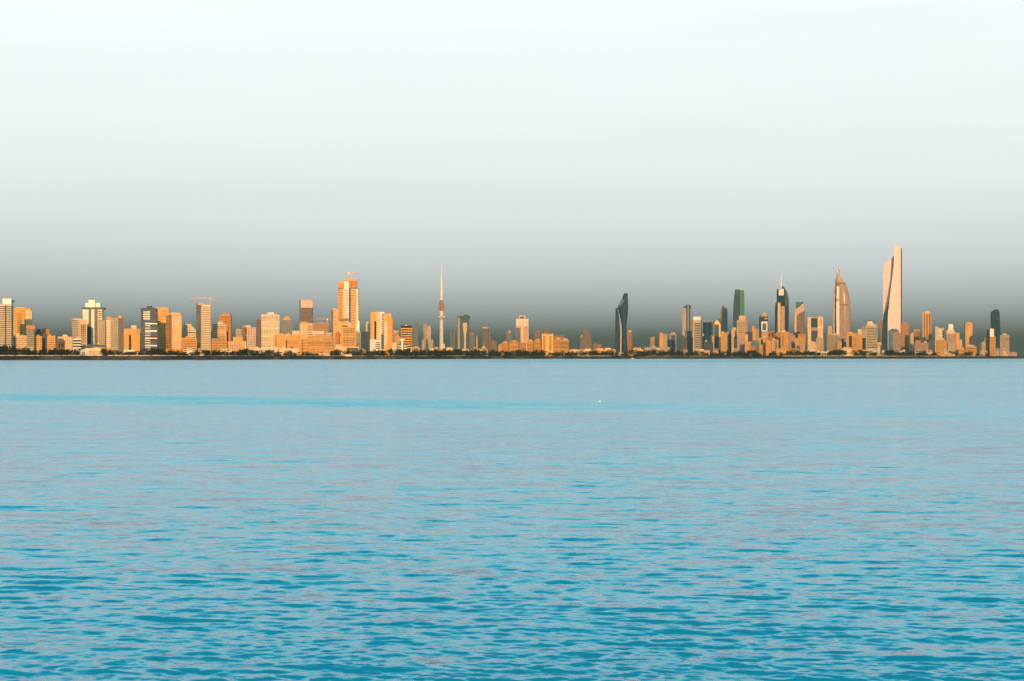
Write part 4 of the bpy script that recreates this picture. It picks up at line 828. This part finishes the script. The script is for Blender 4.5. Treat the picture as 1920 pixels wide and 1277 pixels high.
        w = N(nt, 'ShaderNodeVectorMath', operation='MULTIPLY'); L(nt, s.outputs[0], w.inputs[0]); w.inputs[1].default_value = (amp * .45, amp, 0)
        if tot is None: tot = w.outputs[0]
        else:
            a = N(nt, 'ShaderNodeVectorMath', operation='ADD'); L(nt, tot, a.inputs[0]); L(nt, w.outputs[0], a.inputs[1]); tot = a.outputs[0]
    ln = N(nt, 'ShaderNodeVectorMath', operation='LENGTH'); L(nt, tc.outputs['Object'], ln.inputs[0]); lg = math_n(nt, 'LOGARITHM', ln.outputs['Value'], 10.0)
    mf = N(nt, 'ShaderNodeMapRange', interpolation_type='SMOOTHSTEP'); L(nt, lg, mf.inputs[0]); mf.inputs[1].default_value = 1.7; mf.inputs[2].default_value = 2.7; mf.inputs[3].default_value = 1; mf.inputs[4].default_value = .65
    sc = N(nt, 'ShaderNodeVectorMath', operation='SCALE'); L(nt, tot, sc.inputs[0]); L(nt, math_n(nt, 'MULTIPLY', gust, mf.outputs[0]), sc.inputs['Scale'])
    # added tilt of the normals brightens the reflected sky, most in the ruffled lanes
    mt = N(nt, 'ShaderNodeMapRange', interpolation_type='SMOOTHSTEP'); L(nt, lg, mt.inputs[0]); mt.inputs[1].default_value = 1.5; mt.inputs[2].default_value = 2.4; mt.inputs[3].default_value = LEAN[0]; mt.inputs[4].default_value = LEAN[1]
    lean = N(nt, 'ShaderNodeCombineXYZ'); L(nt, math_n(nt, 'MULTIPLY', math_n(nt, 'ADD', mt.outputs[0], math_n(nt, 'MULTIPLY', ruf, LEAN[2])), -1.0), lean.inputs[1])
    a0 = N(nt, 'ShaderNodeVectorMath', operation='ADD'); L(nt, sc.outputs[0], a0.inputs[0]); L(nt, lean.outputs[0], a0.inputs[1])
    a = N(nt, 'ShaderNodeVectorMath', operation='ADD'); L(nt, a0.outputs[0], a.inputs[0]); L(nt, geo.outputs['Normal'], a.inputs[1])
    nn = N(nt, 'ShaderNodeVectorMath', operation='NORMALIZE'); L(nt, a.outputs[0], nn.inputs[0])
    L(nt, nn.outputs[0], b.inputs['Normal'])
    b.inputs['Base Color'].default_value = WATER + (1,); 
    ln = N(nt, 'ShaderNodeVectorMath', operation='LENGTH'); L(nt, tc.outputs['Object'], ln.inputs[0])
    mr = N(nt, 'ShaderNodeMapRange', interpolation_type='SMOOTHSTEP'); L(nt, math_n(nt, 'LOGARITHM', ln.outputs['Value'], 10.0), mr.inputs[0])
    mr.inputs[1].default_value = 1.4; mr.inputs[2].default_value = 2.5; mr.inputs[3].default_value = .12; mr.inputs[4].default_value = FARROUGH
    L(nt, math_n(nt, 'MULTIPLY', mr.outputs[0], math_n(nt, 'POWER', gust, .5)), b.inputs['Roughness'])
    b.inputs['IOR'].default_value = 1.6
    return o
NCOL, NROW = 1500, 620
WDIR = 8
WAVES = [(4.2, .0045, 6, 10), (2.0, .0050, 12, 13), (1.0, .0040, 20, 16), (.5, .0030, 26, 20), (.28, .0022, 30, 26)]
RIP = [(.016, .055, 3, .16, 4), (.085, .30, 4, .72, 9), (.25, .90, -7, .74, 8), (.55, 2.1, 5, .40, 3), (1.2, 4.0, -8, .40, 3)]
GUST = .5
LANES = [(176, -.46, 24, 1.0, (-40, 50, 1, .35)), (1900, .0, 500, 1.1, (-500, 100, 0, 1))]
WATER = (.0, .212, .375)
FARROUGH = .22
LEAN = (.036, .060, .10)
sea()

# ================= haze, sky, sun, camera
hb = MB().box(-41000, 41000, -3500, 41000, -2.5, 522).obj('haze', None); hb['kind'] = 'stuff'; hb['label'] = 'low layer of dark dusty air over sea and city'; hb['category'] = 'haze'
m = bpy.data.materials.new('dusty_air'); m.use_nodes = True; nt = m.node_tree; nt.nodes.remove(nt.nodes['Principled BSDF'])
pv = N(nt, 'ShaderNodeVolumePrincipled'); pv.inputs['Density'].default_value = 9.3e-5; pv.inputs['Color'].default_value = (.25, .235, .165, 1); pv.inputs['Anisotropy'].default_value = .65
L(nt, pv.outputs[0], nt.nodes['Material Output'].inputs['Volume']); hb.data.materials.append(m)

EL, AZ = 11.0, 173.0        # sun: low, behind the camera, a little to the right
w = bpy.data.worlds.new('World'); scene.world = w; w.use_nodes = True; nt = w.node_tree
bg = nt.nodes['Background']; out = nt.nodes['World Output']
sky = N(nt, 'ShaderNodeTexSky', sky_type='NISHITA'); sky.sun_disc = False; sky.sun_elevation = R(EL); sky.sun_rotation = R(AZ); sky.dust_density = 1.0; sky.ozone_density = 3.0
L(nt, sky.outputs[0], bg.inputs[0]); bg.inputs[1].default_value = .12
# thin bright veil of high haze that whitens the lower sky
tc = N(nt, 'ShaderNodeTexCoord'); sx = N(nt, 'ShaderNodeSeparateXYZ'); L(nt, tc.outputs['Generated'], sx.inputs[0])
mp = N(nt, 'ShaderNodeMapping'); mp.inputs['Scale'].default_value = (1.6, 1.6, 24); L(nt, tc.outputs['Generated'], mp.inputs[0])
no = N(nt, 'ShaderNodeTexNoise'); no.inputs['Scale'].default_value = 1.3; no.inputs['Detail'].default_value = 4; L(nt, mp.outputs[0], no.inputs['Vector'])
mr = N(nt, 'ShaderNodeMapRange', interpolation_type='SMOOTHSTEP'); L(nt, sx.outputs[2], mr.inputs[0])
mr.inputs[1].default_value = math.sin(R(28)); mr.inputs[2].default_value = math.sin(R(55)); mr.inputs[3].default_value = 1; mr.inputs[4].default_value = 0
m3 = N(nt, 'ShaderNodeMapRange', interpolation_type='SMOOTHSTEP'); L(nt, sx.outputs[2], m3.inputs[0]); m3.inputs[1].default_value = math.sin(R(21)); m3.inputs[2].default_value = math.sin(R(34))
m4 = N(nt, 'ShaderNodeMapRange', interpolation_type='SMOOTHSTEP'); L(nt, sx.outputs[2], m4.inputs[0]); m4.inputs[1].default_value = math.sin(R(13.8)); m4.inputs[2].default_value = math.sin(R(19.5)) 
b2 = N(nt, 'ShaderNodeBackground'); L(nt, mixc(nt, m3.outputs[0], mixc(nt, m4.outputs[0], mixc(nt, no.outputs['Fac'], (.96, 1.03, 1.05), (1.11, 1.17, 1.19)), (.58, 1.50, 1.49)), (.01, .77, 1.20)), b2.inputs[0]); b2.inputs[1].default_value = .695
mx = N(nt, 'ShaderNodeMixShader'); L(nt, mr.outputs[0], mx.inputs[0]); L(nt, bg.outputs[0], mx.inputs[1]); L(nt, b2.outputs[0], mx.inputs[2]); L(nt, mx.outputs[0], out.inputs[0])

sl = bpy.data.lights.new('sun', 'SUN'); sl.energy = 5.0; sl.angle = R(.5); sl.color = (1.0, .55, .21)
so = bpy.data.objects.new('sun', sl); col.objects.link(so); so.location = (0, -100, 300)
from mathutils import Vector
az = R(AZ); sd = Vector((math.sin(az) * math.cos(R(EL)), math.cos(az) * math.cos(R(EL)), math.sin(R(EL))))
so.rotation_euler = (-sd).to_track_quat('-Z', 'Y').to_euler()

cd = bpy.data.cameras.new('camera'); cam = bpy.data.objects.new('camera', cd); col.objects.link(cam)
cam.location = (0, 0, CAMZ); cam.rotation_euler = (R(90), 0, 0)
cd.lens = 50; cd.sensor_width = 36; cd.shift_y = (HY - 638.5) / 1920; cd.clip_start = .1; cd.clip_end = 120000
scene.camera = cam
scene.view_settings.view_transform = 'Standard'; scene.view_settings.look = 'None'; scene.view_settings.exposure = .62; scene.view_settings.gamma = 1
scene.render.engine = 'CYCLES'; cy = scene.cycles
cy.use_denoising = True; cy.denoiser = 'OPENIMAGEDENOISE'; cy.denoising_input_passes = 'RGB_ALBEDO_NORMAL'; cy.denoising_prefilter = 'ACCURATE'; cy.filter_width = 1.5; cy.max_bounces = 5; cy.diffuse_bounces = 2; cy.glossy_bounces = 3; cy.volume_bounces = 0; cy.transparent_max_bounces = 12; cy.sample_clamp_indirect = 4
